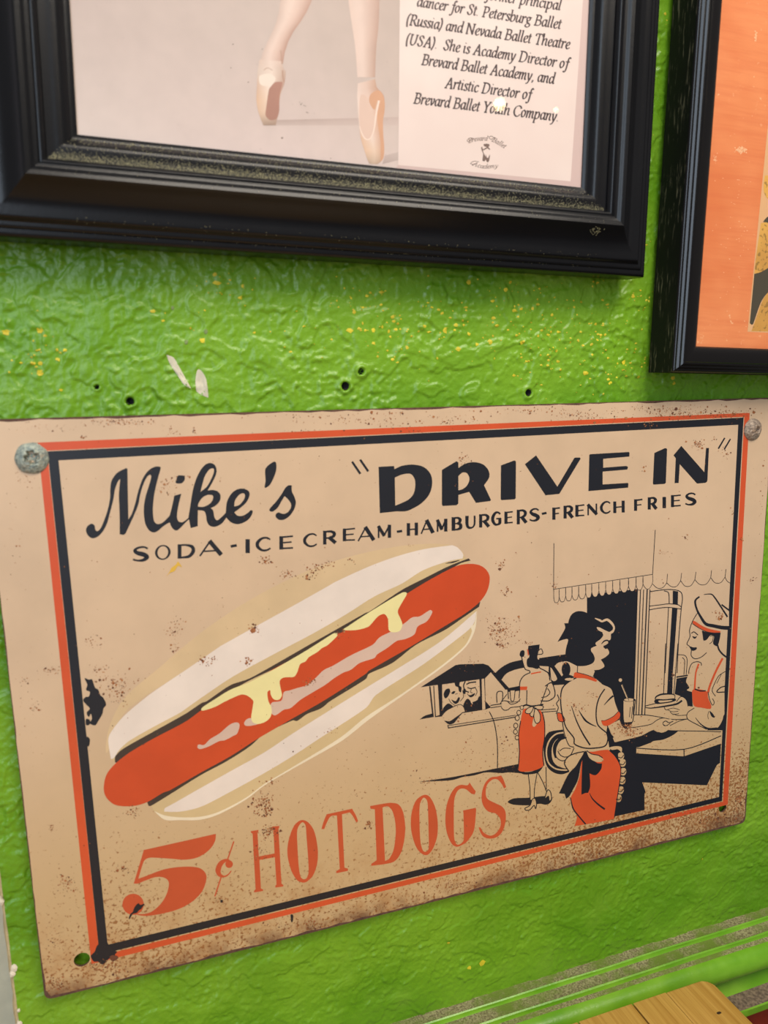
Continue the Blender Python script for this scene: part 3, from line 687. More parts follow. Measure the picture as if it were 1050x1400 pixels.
# ------------------------------------------------------------------ the tin sign
LS = np.array([.1825, 0.0, -.018])
sign = empty('advertising_sign', tuple(LS))
tag(sign, 'rusty tan tin sign with a hot dog picture screwed to the green wall', 'sign')
def pls(x, y, h):
    p = unp(x, y, 0.0) - LS; return (p[0], -h, p[2])
def panel_mat(name, base, rust=1.0, yel=0.0):
    """tan enamel with rust that grows towards the lower edge (object space, metres)"""
    k = N(name); X_, Y_, Z_ = k.xyz(); b = s2l(base)
    mott = k.noise(22, 4, .6)
    c = k.mix(k.ramp(mott, .3, .75), tuple(v*1.05 for v in b), tuple(v*.93 for v in b))
    c = k.mix(k.math('MULTIPLY', k.ramp(Z_, .17, .03), .75), c, s2l((200, 166, 114)))
    low = k.ramp(Z_, .150, .03); low2 = k.ramp(Z_, .060, .004); patch = k.noise(16, 3, .6)
    right = k.ramp(X_, -.05, .17)
    dens = k.math('ADD', k.math('MULTIPLY', low, k.math('ADD', .075, k.math('MULTIPLY', right, .025))), k.math('MULTIPLY', low2, k.math('ADD', .055, k.math('MULTIPLY', right, .03))))
    dens = k.math('ADD', dens, k.math('MULTIPLY', k.math('SUBTRACT', patch, .5), .22))
    sp = k.noise(560, 3, .62); sp2 = k.noise(1300, 2, .6); spm = k.math('ADD', k.math('MULTIPLY', sp, .85), k.math('MULTIPLY', sp2, .15))
    thr = k.math('SUBTRACT', .665, dens)
    m = k.ramp(spm, thr, k.math('ADD', thr, .055))
    tone = k.mix(k.noise(240, 2), s2l((100, 60, 32)), s2l((178, 112, 50)))
    c = k.mix(k.math('MULTIPLY', low2, k.math('MULTIPLY', k.ramp(k.noise(70, 4, .7), .40, .66), .5)), c, s2l((170, 114, 60)))
    c = k.mix(k.math('MULTIPLY', m, .85*rust), c, tone)
    edge = k.math('MULTIPLY', k.ramp(Z_, .012, .001), k.ramp(k.noise(46, 4, .7), .36, .66))
    c = k.mix(k.math('MULTIPLY', edge, .8), c, s2l((98, 60, 42)))
    k.base(c); k.set(Roughness=.42, Coat_Weight=.3, Coat_Roughness=.35)
    k.bump(m, .00008, .5)
    return k.m
PAN = (214, 183, 150)
M_PANEL = panel_mat('tan_enamel', PAN)
M_RIM = simple('rusted_edge', (92, 62, 50), .8, var=.3, scale=300)
def ink_mat(name, rgb, rough=.4, rust=.15):
    k = N(name); c = s2l(rgb); f = k.noise(30, 4, .6)
    cc = k.mix(k.ramp(f, .3, .7), tuple(v*.94 for v in c), tuple(v*1.05 for v in c))
    if rust:
        X_, Y_, Z_ = k.xyz(); sp = k.noise(520, 3, .65); thr = k.math('SUBTRACT', .72, k.math('MULTIPLY', k.ramp(Z_, .09, 0.0), .06))
        cc = k.mix(k.math('MULTIPLY', k.ramp(sp, thr, k.math('ADD', thr, .04)), rust), cc, s2l((120, 72, 40)))
    k.base(cc); k.set(Roughness=rough, Coat_Weight=.25, Coat_Roughness=.3); return k.m
M_KB = ink_mat('black_ink', (20, 23, 33), .5)
M_KO = ink_mat('orange_ink', (212, 84, 44), .4, .35)
M_KR = ink_mat('brick_red_ink', (200, 84, 48), .4, .4)
M_KS = ink_mat('sausage_red_ink', (206, 76, 38))
M_KC = ink_mat('cream_ink', (236, 219, 204)); M_KT = ink_mat('bun_tan_ink', (214, 186, 138)); M_KH = ink_mat('halo_ink', (217, 187, 145))
M_KY = ink_mat('mustard_ink', (240, 226, 160)); M_KP = ink_mat('pink_grey_ink', (216, 184, 164)); M_KG = ink_mat('bun_shadow_ink', (66, 54, 48)); M_KW = ink_mat('edge_cream_ink', (240, 222, 190))
M_KYC = simple('mustard_chip', (224, 178, 64), .6)
# panel: rounded plate with two empty screw holes, real thickness
def plate():
    q = [(-.0256, -.0168), (.3899, -.0196), (.3917, .2522), (-.0242, .2557)]; r = .0042; P = []
    for i in range(4):
        p = np.array(q[i]); a = np.array(q[i-1])-p; b = np.array(q[(i+1) % 4])-p; a /= np.linalg.norm(a); b /= np.linalg.norm(b)
        for t in np.linspace(0, 1, 7):
            s_ = p+a*r; e = p+b*r; P.append(tuple((1-t)**2*s_+2*t*(1-t)*p+t*t*e))
    # denser edges for slight unevenness
    out = []
    for i in range(len(P)):
        a = np.array(P[i]); b = np.array(P[(i+1) % len(P)]); n = max(1, int(np.linalg.norm(b-a)/.006))
        for j in range(n): out.append(tuple(a+(b-a)*j/n))
    H = []
    for px, py, r in ((112, 1312, .0036), (988, 1104.5, .0030)):
        c = unp(px, py); H.append([(c[0]+r*math.cos(t), c[2]+r*math.sin(t)) for t in np.linspace(0, 2*math.pi, 21)[:-1]])
    loops = [out]+H; tri = tessellate_polygon([[Vector((a, b, 0)) for a, b in l] for l in loops])
    flat = [p for l in loops for p in l]; n = len(flat); th = .0011
    vv = [(a-LS[0], 0, b-LS[2]) for a, b in flat] + [(a-LS[0], th, b-LS[2]) for a, b in flat]
    ff = [tuple(t) for t in tri] + [tuple(n+i for i in t[::-1]) for t in tri]; mi = [0]*len(ff); b0 = 0
    for l in loops:
        m = len(l)
        for i in range(m): ff.append((b0+i, b0+(i+1) % m, n+b0+(i+1) % m, n+b0+i)); mi.append(1)
        b0 += m
    return vv, ff, mi, out
vv, ff, mi, outline = plate()
panel = mesh_obj('panel', vv, ff, [M_PANEL, M_RIM], sign, mi=mi)
# rusty rim flaking inwards from the cut edge
def I(): return Ink(pls)
random.seed(21)
vv = []; ff = []; n = len(outline)
for i, (a, b) in enumerate(outline):
    c = np.array([.1825, .12]); d = c-np.array([a, b]); dn = np.array([np.sign(d[0])*(abs(a-.1825) > .2), np.sign(d[1])*(abs(b-.118) > .128)], float)
    low = b < .0
    top = b > .25
    wd = (.0008 if low else (.0007 if top else .0003))*random.uniform(.5, 1.8) + (.0003 if low else 0)
    vv += [(a-LS[0], -2e-6-1e-5, b-LS[2]), (a-LS[0]+dn[0]*wd, -1.2e-5, b-LS[2]+dn[1]*wd)]
for i in range(n): j = (i+1) % n; ff.append((2*i, 2*i+1, 2*j+1, 2*j))
mesh_obj('rusted_rim', vv, ff, M_RIM, sign)

# border stripes
ORo = [(51.4,605.1),(1025,564.4),(995,1100),(125,1318)]; ORi = [(64.4,616.2),(1017.6,569.8),(988.4,1096),(136,1306.8)]
BKo = [(65.1,617.1),(1016.6,570.9),(987,1095),(136,1305.2)]; BKi = [(80,629.4),(1009.3,580.7),(983,1089.6),(147.2,1291.6)]
i_ = I(); i_.poly(C(ORo), 1, [C(ORi)]); tag(i_.build('border_stripe', M_KO, sign), 'orange outer border stripe')
i_ = I(); i_.poly(C(BKo), 2, [C(BKi)]); i_.poly(Z(0, 1100, 3.5)((435,722),(452,705),(462,680),(472,668),(515,662),(522,690),(560,703),(552,715),(545,730),(520,738),(512,752),(490,765),(470,752),(452,752),(440,740)), 2)
tag(i_.build('border_stripe', M_KB, sign), 'black inner border stripe')

# heading lettering
A1z = Z(110, 625, 6.5625); A2z = Z(250, 615, 6.5625); A3z = Z(470, 610, 4.7727); A4z = Z(670, 600, 5.25); A5z = Z(860, 590, 7)
i_ = I()
i_.poly(A1z((50,660),(62,620),(100,597),(127,615),(132,645),(150,664),(180,640),(215,560),(245,470),(265,370),(268,280),(280,210),(330,140),(410,98,1),(422,105,1),(424,260),(428,450),(430,558,1),(460,510),(490,420),(520,300),(560,190),(610,120),(670,85),(716,86,1),(720,100),(690,210),(660,350),(650,480),(660,570),(690,600),(740,585),(800,525,1),(820,450),(842,345,1),(905,328,1),(880,430),(866,530),(880,575),(920,582),(985,530,1))
        + A1z((985,545,1),(930,600),(880,650),(850,657),(820,630),(800,585,1),(750,615),(690,665),(650,675),(610,650),(580,590),(568,480),(580,370),(610,270),(635,180),(625,158),(600,175),(570,230),(540,320),(520,420),(490,500),(440,610),(405,685,1),(385,697),(352,692,1),(352,560),(348,430),(345,330),(357,195,1),(335,220),(310,290),(295,380),(270,480),(240,590),(205,660),(160,710),(110,728),(70,705)), 2)
i_.poly(A1z((875,163,1),(932,166),(937,185),(932,210),(905,235),(856,232),(860,200)), 2)
i_.poly(A2z((50,605,1),(70,480),(90,360),(120,260),(160,180),(205,130),(250,118),(290,140),(303,190),(290,240),(255,310),(222,365,1),(270,360),(315,375),(338,410),(330,460),(295,500),(250,522,1),(272,545),(282,600),(305,632),(340,610),(385,565,1),(395,470),(430,400),(480,358),(540,347),(590,370),(598,410),(570,470),(510,525),(462,560,1),(490,590),(540,590),(590,560),(608,542),(627,550),(615,590),(580,632),(520,662),(470,665),(425,645),(390,608,1),(350,660),(290,690),(240,680),(215,640),(208,590),(190,550),(135,542,1),(133,685,1),(70,702,1),(58,640)), 2,
        [A2z((158,377,1),(175,310),(200,230),(240,175),(275,168),(278,200),(255,260),(215,330)), A2z((136,510,1),(140,480),(175,430),(220,405),(265,408),(270,440),(245,480),(190,510)), A2z((460,507,1),(470,450),(510,400),(545,390),(558,410),(545,450),(505,495))])
i_.poly(A2z((738,180),(765,140),(815,107),(836,115),(838,180),(815,250),(780,315),(740,342),(733,328),(742,280)), 2)
i_.poly(A2z((775,540),(785,520),(840,460),(890,390),(920,340),(950,318),(978,320,1),(978,370),(1000,420),(1014,470),(1000,530),(960,590),(910,625),(865,628),(835,605),(835,575),(860,562),(900,575),(940,560),(968,520),(968,480),(940,440),(912,415,1),(885,460),(850,520),(810,552),(785,552)), 2)
tag(i_.build('lettering', M_KB, sign), "black script word Mike's")
i_ = I()
for q in (A3z((48,105),(60,97),(114,176),(102,185)), A3z((100,91),(113,84),(166,160),(154,169)), A5z((910,57),(922,63),(860,169),(848,160)), A5z((965,66),(976,74),(916,176),(904,168))): i_.poly(C(q), 2)
i_.poly(A3z((227,135,1),(328,129,1),(331,150,1),(380,128),(450,120),(520,135),(565,180),(577,240),(560,310),(510,370),(440,412),(400,425),(345,425,1),(235,437,1)), 2, [A3z((333,205,1),(380,185),(432,180),(458,205),(467,250),(455,310),(420,350),(336,388,1))])
i_.poly(A3z((640,155,1),(735,98,1),(747,105,1),(749,142,1),(790,115),(850,104),(910,120),(945,160),(948,205),(915,255,1),(960,350,1),(955,358,1),(862,370,1),(818,298,1),(748,318,1),(747,375,1),(735,385,1),(645,390,1),(640,380,1)), 2, [A3z((748,195,1),(775,172),(805,178),(820,215),(805,255),(775,280),(748,288,1))])
for q in (A4z((78,190),(168,157),(180,156),(186,165),(184,425),(176,434),(82,440),(76,432)), A4z((250,182),(330,118),(483,343),(604,138),(612,134),(645,134),(650,142),(497,395),(398,405)),
          A4z((712,116),(718,110),(995,94),(1001,100),(1000,127),(812,143),(812,207),(980,194),(990,203),(985,220),(808,235),(808,327),(988,316),(993,322),(991,350),(706,375)),
          A5z((242,205),(340,160),(358,160),(364,170),(352,488),(343,500),(235,508),(228,498)), A5z((425,228),(500,137),(720,388),(737,157),(765,157),(750,465),(745,482),(730,491),(650,498),(485,312),(475,492),(436,494),(447,255))): i_.poly(C(q), 2)
tag(i_.build('lettering', M_KB, sign), 'heavy black capitals DRIVE IN in quotation marks')

# small capitals: skeletons with heavy or light strokes, each word fitted between photo points
T_, n_, h_ = 1.0, .42, .8      # heavy, light, medium
K = {'S': [(.9, [(.92,.86),(.7,.99),(.35,.97),(.12,.78),(.30,.58),(.70,.42),(.90,.22),(.66,.02),(.30,.0),(.04,.10)], [.5,.5,.6,.9,1.2,1.2,.9,.5,.5])],
 'O': [(1, 'ring')], 'C': [(1, [(.98,.84),(.75,.99),(.40,.96),(.10,.66),(.10,.32),(.40,.02),(.75,.0),(1.0,.14)], [.4,.5,.6,.9,.9,.6,.5,.4])],
 'D': [(1, [(.1,0),(.1,1)], [T_]), (1, [(.0,.98),(.5,.98),(.88,.82),(.95,.45),(.70,.08),(.3,.02),(0,.02)], [.4,.5,.9,1,.8,.5,.4])],
 'A': [(1, [(.02,0),(.48,1)], [.45]), (1, [(.48,1),(.98,0)], [1.15]), (1, [(.22,.30),(.80,.30)], [.4])],
 'I': [(1, [(.5,0),(.5,1)], [T_*1.15])], '-': [(1, [(.05,.42),(.95,.46)], [.7])],
 'E': [(1, [(.14,0),(.14,1)], [T_]), (1, [(.1,.97),(.98,.99)], [.45]), (1, [(.1,.50),(.88,.52)], [.4]), (1, [(.1,.03),(.98,.03)], [.45])],
 'F': [(1, [(.16,0),(.16,1)], [T_]), (1, [(.1,.96),(.98,.98)], [.5]), (1, [(.1,.48),(.85,.50)], [.4])],
 'R': [(1, [(.14,0),(.14,1)], [T_]), (1, [(.1,.96),(.6,.97),(.86,.80),(.80,.56),(.5,.46),(.15,.44)], [.5,.7,1,.9,.5,.4]), (1, [(.50,.46),(.92,0)], [1.1])],
 'M': [(1, [(.08,0),(.08,1)], [.5]), (1, [(.08,.97),(.50,.18)], [1.0]), (1, [(.50,.15),(.90,.95)], [.5]), (1, [(.92,0),(.92,1)], [T_])],
 'H': [(1, [(.12,0),(.12,1)], [T_]), (1, [(.88,0),(.88,1)], [T_]), (1, [(.1,.48),(.9,.50)], [.42])],
 'B': [(1, [(.14,0),(.14,1)], [T_*1.1]), (1, [(.1,.97),(.6,.97),(.84,.82),(.78,.60),(.5,.52),(.15,.52)], [.5,.6,1,.8,.4,.4]), (1, [(.5,.52),(.88,.40),(.88,.14),(.6,.03),(.1,.03)], [.4,1,1,.6,.4])],
 'U': [(1, [(.10,1),(.10,.35),(.22,.06),(.5,-.02),(.76,.08),(.88,.35),(.88,1)], [1.1,1,.9,.6,.5,.6,.6])],
 'G': [(1, [(.92,.86),(.70,.99),(.38,.95),(.10,.64),(.10,.32),(.35,.03),(.68,.0),(.90,.12),(.90,.48)], [.6,.6,.8,1,1,.8,.6,1,1]), (1, [(.52,.48),(.98,.48)], [.45])],
 'N': [(1, [(.08,0),(.08,1)], [.5]), (1, [(.08,.98),(.92,.04)], [1.05]), (1, [(.92,0),(.92,1)], [.5])]}
def caps(ink, zf, items, wd, lay=2):
    """items: (char, left x, right x, top y left, top y right, bottom y left, bottom y right) in zoomed px"""
    for ch, xl, xr, tl, tr_, bl, br in items:
        f = lambda u, v: zf((xl+(xr-xl)*u, (bl+(br-bl)*u)*(1-v)+(tl+(tr_-tl)*u)*v))[0][:2]
        for _, pts, *ws in K[ch]:
            if pts == 'ring':
                ink.poly([f(.5+.5*math.cos(t), .5+.52*math.sin(t)) for t in np.linspace(0, 2*math.pi, 25)[:-1]], lay, [[f(.5+.34*math.cos(t), .5+.43*math.sin(t)) for t in np.linspace(0, 2*math.pi, 25)[:-1]]], raw=True); continue
            P = [f(u, v) for u, v in (smooth(pts, False, 4) if len(pts) > 2 else pts)]
            ink.stroke(P, [w_*wd for w_ in ws[0]] if len(ws[0]) > 1 else ws[0][0]*wd, lay, raw=True)
B1 = Z(170, 690, 4.2); B2 = Z(400, 690, 4.2); B3 = Z(630, 660, 6.1765); B4 = Z(790, 650, 5.8333)
i_ = I()
caps(i_, B1, [('S',48,140,248,240,322,318),('O',176,266,235,230,318,312),('D',308,400,232,228,306,300),('A',432,556,214,208,294,284),('-',612,644,208,205,262,258),('I',690,726,204,202,274,272),('C',758,838,193,188,264,260),('E',890,968,186,180,254,250)], 5.2)
caps(i_, B2, [('C',64,138,172,166,240,236),('R',174,250,154,150,226,216),('E',288,358,142,136,206,204),('A',376,466,132,130,208,200),('M',488,562,124,118,190,186),('-',600,628,124,122,178,176),('H',658,718,110,106,175,172),('A',738,806,92,90,166,158),('M',828,884,88,84,154,150),('B',916,970,76,72,146,142)], 4.6)
caps(i_, B3, [('U',44,126,286,280,382,376),('R',156,240,272,266,374,366),('G',264,336,252,248,356,350),('E',372,438,250,244,342,338),('R',474,556,234,228,348,332),('S',580,662,224,218,322,316),('-',686,722,232,226,284,280),('F',776,836,216,210,308,304),('R',870,946,200,194,298,290),('E',970,1042,194,186,282,278)], 4.3)
caps(i_, B4, [('N',76,154,234,226,316,310),('C',182,258,214,208,302,296),('H',284,372,214,204,296,290),('F',450,514,196,190,278,274),('R',560,628,180,174,268,262),('I',672,706,180,174,258,252),('E',744,820,162,156,248,242),('S',856,942,146,140,234,230)], 4.2)
tag(i_.build('lettering', M_KB, sign), 'small black capitals SODA-ICE CREAM-HAMBURGERS-FRENCH FRIES')

# price line
R7 = Z(330, 1090, 5.25); R8 = Z(500, 1050, 5); R6 = Z(150, 1130, 5.25)
i_ = I()
i_.poly(C(R7((68,243),(122,234),(122,252),(116,258),(125,425),(238,403),(230,228),(218,222),(222,210),(272,205),(272,218),(266,225),(288,620),(302,630),(300,640),(245,648),(243,636),(252,625),(240,430),(130,450),(140,655),(156,662),(155,672),(92,683),(90,672),(102,660),(80,260),(70,256))), 2)
i_.poly(R7((435,163),(485,185),(525,250),(548,370),(545,470),(515,560),(470,605),(440,612),(400,595),(360,530),(333,430),(332,350),(350,270),(385,195)), 2, [R7((435,180),(460,200),(468,290),(480,450),(482,540),(468,580),(445,588),(425,570),(412,500),(402,340),(402,230))])
i_.poly(R7((575,228,1),(590,175),(612,122,1),(795,82,1),(822,130),(838,172,1),(824,180,1),(800,135),(778,108,1),(722,122,1),(740,505,1),(766,512,1),(764,528,1),(682,545,1),(680,530,1),(706,515,1),(686,130,1),(640,138),(612,185),(595,228,1)), 2)
i_.poly(R8((30,260,1),(130,242),(180,238),(225,250),(255,300),(270,400),(262,500),(240,580),(200,635),(140,655),(38,668,1),(38,655,1),(75,630,1),(62,282,1),(32,278,1)), 2, [R8((115,270,1),(150,262),(180,290),(200,360),(205,450),(190,560),(160,620),(132,635,1))])
i_.poly(R8((400,183),(440,200),(475,270),(492,370),(488,470),(460,550),(425,592),(390,590),(350,550),(320,470),(308,390),(315,300),(345,220)), 2, [R8((395,203),(420,225),(426,300),(430,450),(430,550),(412,572),(392,565),(375,510),(368,380),(370,250))])
i_.poly(R8((710,98,1),(722,118),(752,160,1),(745,180,1),(722,175),(690,148),(655,140),(625,160),(605,220),(602,350),(605,480),(620,520),(645,520),(670,490),(668,310,1),(665,290,1),(752,272,1),(755,285,1),(745,400),(730,450),(690,505),(650,530),(620,538),(590,520),(560,460),(545,380),(550,270),(575,190),(610,135),(650,115),(695,118)), 2)
i_.poly(R8((925,50,1),(940,75),(960,130,1),(945,140,1),(930,110),(900,78),(865,80),(830,115),(820,170),(832,210),(880,238),(930,262),(955,300),(955,370),(930,440),(890,475),(840,482),(800,465),(778,425),(772,405,1),(785,408),(805,440),(850,462),(890,445),(920,400),(920,350),(890,312),(840,298),(808,265),(793,220),(796,160),(818,100),(855,65),(900,58)), 2)
i_.poly(R6((245,168,1),(550,100,1),(762,52,1),(757,100),(730,150),(680,195),(620,225),(540,238),(450,232),(340,224),(280,225),(245,250),(205,375,1),(260,355),(380,310),(480,292),(580,288),(650,300),(690,340),(692,390),(660,470),(590,540),(500,590),(400,620),(300,638),(230,640),(175,626),(200,628),(260,625),(310,605),(370,550),(410,480),(425,410),(410,378),(370,362),(320,365),(250,390),(205,408),(172,410,1)), 2)
i_.ellipse(R6((168,558))[0], 77/5.25, 76/5.25, 2)
i_.stroke(R6((872,270),(845,240),(800,262),(778,310),(788,345),(820,358),(850,345),(872,318)), [4, 3, 6.5, 7.5, 5.5, 2.2, 1.8, 1.2], 2); i_.ellipse(R6((857,270))[0], 5.2, 5.2, 2)
i_.stroke(R6((890,108),(845,240)), 1.8, 2); i_.stroke(R6((800,362),(755,500)), 1.8, 2)
o = i_.build('lettering', M_KR, sign); tag(o, 'brick red figure 5, cent sign and words HOT DOGS')

# ---- hot dog picture
HA = Z(130, 900, 3.8889); HB = Z(260, 800, 4.375); HC = Z(430, 730, 4.0385); H1 = Z(120, 720, 1.8103)
i_ = I(); i_.poly(H1((48,560),(52,500),(90,425),(170,355),(290,255),(430,165),(590,92),(760,50),(890,44),(930,75),(700,130),(400,270),(100,450)), 1)
hd = i_.build('hot_dog_picture', M_KH, sign); tag(hd, 'large printed hot dog in a bun with mustard')
i_ = I()
i_.poly(HA((82,535,1),(105,545,1),(600,420,1))+HC((600,330,1),(862,150,1),(760,100),(300,200),(0,340))+HB((300,470),(0,640))+HA((200,400)), 2)
i_.poly(HA((315,815,1),(290,770,1),(560,560,1))+HC((500,600,1),(900,380,1),(897,430),(880,530),(830,620),(700,730),(480,888))+[(501,981),(465,1010),(400,1049)]+HA((900,670),(800,745),(660,820),(560,850),(450,858),(370,855)), 2)
i_.build('bun_side', M_KT, hd)
i_ = I()
i_.poly(HA((84,535,1),(70,440),(80,400),(150,310),(280,200),(380,130),(500,50))+HB((180,365,1),(440,220,1),(640,110,1),(835,0,1))+HC((120,262),(300,180),(450,125),(600,85),(760,62,1),(790,75),(820,110),(818,135,1),(740,150),(600,200),(480,275),(330,345),(180,440),(0,545))+HB((600,360),(430,450),(250,550),(100,650),(0,720))+HA((450,290),(300,370),(180,440),(130,485),(100,530)), 3)
i_.poly(HA((368,815,1),(370,798),(420,770),(560,690),(720,600),(900,500))+[(400,1002.9)]+HB((800,770),(1050,615))+HC((480,730),(700,590),(895,425,1),(885,480),(860,520),(800,570),(600,720),(340,888))+[(500,968),(436,1010),(400,1033.7)]+HA((900,610),(700,720),(560,790),(450,815)), 3)
i_.build('bun_top', M_KC, hd)
i_ = I()
i_.poly(HA((315,812,1),(370,835),(450,845),(560,842),(660,815),(800,742),(900,668),(1050,578))+[(465,1008.5),(501,979.5)]+HC((480,884),(700,727),(828,618),(868,540),(862,510),(880,500),(900,420,1),(897,440),(884,535),(835,624),(705,736),(484,894))+[(504,984),(467,1013)]+HA((1050,588),(900,676),(800,752),(660,828),(560,858),(450,860),(370,858)), 4)
i_.build('bun_edge', M_KW, hd)
i_ = I()
i_.poly(HA((106,552,1),(108,520),(150,480),(300,395),(480,295),(565,238))+HB((100,693),(240,598),(350,560),(500,478),(700,363),(900,250),(1050,165))+HC((300,430),(480,310),(600,248),(740,178),(850,135,1),(863,146,1),(800,165),(700,230),(500,340),(200,520))+HB((500,500),(300,600))+HA((600,270),(300,450),(130,560)), 4)
i_.poly(HA((277,765,1),(285,785,1),(300,783),(400,722),(560,622),(700,547),(820,470),(900,402),(1050,330))+HB((640,812),(700,770),(780,738),(840,692),(1050,562))+HC((300,772),(430,712),(560,612),(720,530),(820,462),(908,402,1),(915,375,1),(700,480),(300,700))+HB((600,780))+HA((900,370),(600,560)), 4)
i_.stroke(HC((725,162),(765,155),(800,145)), [.6, 2.2, .8], 5)
i_.build('bun_shadow', M_KG, hd)
i_ = I()
i_.poly(HA((105,562),(60,620),(46,690),(60,740),(110,780),(200,785),(275,765),(360,715),(400,700),(560,608),(720,520),(860,430),(980,360))+HB((612,797),(800,690),(1050,530))+HC((300,755),(500,640),(700,520),(830,440),(912,375),(955,310),(967,240),(950,200),(910,172),(850,165),(780,178),(650,245),(540,310),(500,335),(300,450),(165,535))+HB((900,285),(850,300),(700,395),(500,500),(350,590),(240,630),(70,745))+HA((480,337),(300,432),(180,503)), 5)
ss = i_.build('sausage', M_KS, hd)
i_ = I()
i_.poly(HC((0,800),(50,752),(100,728),(200,670),(320,612),(360,570),(440,530),(500,490),(540,460),(580,455),(620,430),(640,420),(650,432),(620,482),(570,510),(550,555),(500,580),(455,590),(400,630),(345,665),(330,685),(250,712),(200,750),(160,765),(110,795),(60,832))+HB((744,634),(660,685),(600,735),(560,745),(510,778),(487,765),(485,705),(545,690),(560,640),(600,628),(640,615),(690,600)), 6)
i_.poly(HA((545,475),(550,458),(580,460),(610,430),(660,400),(700,365),(730,345),(760,342),(768,360),(755,400),(735,412),(690,435),(660,440),(600,470),(560,482)), 6)
i_.poly(HA((792,345),(805,325),(830,318),(870,345),(830,358),(800,358)), 6)
i_.build('gloss', M_KP, ss)
i_ = I()
i_.poly(HB((65,742),(80,725),(150,680),(240,625),(350,582),(450,530),(550,475),(700,387),(850,292),(875,285),(880,302),(820,360),(790,375),(760,400),(710,430),(690,455),(660,470),(650,490),(640,520),(620,548),(560,552),(535,575),(545,635),(548,662),(530,685),(500,682),(482,655),(478,628),(462,640),(467,690),(485,730),(485,775),(460,810),(410,830),(375,820),(365,790),(375,720),(376,690),(340,660),(300,655),(200,700),(160,722),(120,738),(75,750)), 7)
i_.poly(HC((160,530),(180,512),(300,433),(480,325),(505,322),(508,335),(465,410),(460,435),(480,480),(484,505),(470,535),(435,543),(410,530),(405,470),(385,442),(350,455),(310,500),(290,515),(230,530)), 7)
i_.build('mustard', M_KY, ss)
# ---- drive-in scene (printed line drawing)
RA = Z(560, 860, 4.7727); RB = Z(740, 720, 6.5625); RCz = Z(860, 720, 5.5263); RD = Z(740, 880, 5.3875); RE = Z(840, 880, 5.0)
K1 = I(); T2 = I(); R3 = I(); K4 = I(); T5 = I(); K6 = I()
PIECES = []
def piece(name):
    if name not in PIECES: PIECES.append(name)
    for z_ in (K1, T2, R3, K4, T5, K6): z_.use(name)
piece('car_print')
# car at the left: roof, cabin, posts
K1.poly(C(RA((72,380),(300,235),(330,230),(480,226),(515,238),(655,392),(625,396),(530,282),(492,322),(455,326),(200,362),(110,374))), 2)
K1.poly(C(RA((185,362),(492,320),(495,470),(532,512),(495,525),(345,548),(215,570),(165,575))), 2)
K1.poly(RA((65,590,1),(100,565),(147,552,1),(150,575,1)), 2)
T2.poly(C(RA((212,362),(455,328),(460,450),(430,470),(400,480),(350,505),(300,512),(250,522),(214,524))), 3)
T2.poly(C(RA((470,326),(486,324),(494,522),(474,527))), 3)
T2.poly(C(RA((160,372),(184,368),(196,560),(172,568))), 3); 
K4.stroke(RA((132,376),(153,572)), 1.9, 5); K4.stroke(RA((157,372),(168,570)), 1.2, 5); K4.stroke(RA((195,366),(205,555)), 2.6, 5)
# the two riders, plain drawn heads
piece('rider_print')
K4.poly(RA((222,425),(235,395),(258,388),(264,408),(250,440),(232,452)), 5); K4.poly(RA((272,418),(285,405),(298,408),(285,424)), 5)
K4.poly(RA((292,348,1),(328,345,1),(325,368),(338,380),(335,412),(322,405),(316,380),(300,372)), 5); K4.stroke(RA((255,455),(270,480),(300,500),(320,512)), .8, 5)
K4.poly(RA((272,460),(300,470),(318,445),(328,450),(318,478),(295,488)), 5); K4.stroke(RA((345,400),(352,440),(330,470)), .9, 5); K4.stroke(RA((298,425),(312,420)), .8, 5)
K4.poly(RA((215,520,1),(250,485),(285,505),(300,520,1),(240,528)), 5)
K4.poly(RA((345,548,1),(352,490),(375,455),(400,470),(430,490),(452,440),(472,445,1),(474,528,1)), 5)
K4.stroke(RA((362,342),(352,370),(362,400),(385,412)), 1.6, 5); K4.stroke(RA((372,360),(392,350),(432,345)), 1.8, 5); K4.stroke(RA((378,382),(400,388),(430,380)), 1.4, 5); K4.stroke(RA((402,390),(398,412),(410,416)), .9, 5)
K4.poly(RA((372,420),(392,432),(425,418),(418,436),(395,445)), 5); K4.stroke(RA((430,385),(440,410),(428,435)), .9, 5); K4.poly(RA((352,388),(366,395),(362,425),(350,415)), 5)
T5.poly(RA((392,448),(402,455),(412,490),(400,480)), 6.5)
T5.poly(RA((212,562),(240,532),(300,500),(330,492),(350,505),(362,535),(340,545),(310,585),(285,600),(232,600)), 6)
K6.stroke(RA((212,562),(240,532),(300,500),(330,492),(350,505),(362,535)), 1.0, 7); K6.poly(RA((228,598),(262,600),(300,575),(345,545),(320,575),(290,612),(262,622),(245,615)), 7)
piece('car_print')
T2.poly(C(RA((240,628),(700,556),(700,640),(260,660))), 2.5) if False else None
K4.stroke(RA((250,630),(690,562)), .9, 5); K4.stroke(RA((252,645),(690,574)), 1.3, 5); K4.stroke(RA((250,626),(253,648)), 1.2, 5)
K4.stroke(RA((520,540),(545,590),(562,660),(573,760),(573,905)), 1.2, 5)
K1.poly(RA((58,997,1),(180,980),(300,962),(560,910),(712,880,1),(760,945,1),(650,935),(600,940),(500,935),(420,955),(350,965),(280,985),(180,992)), 2)
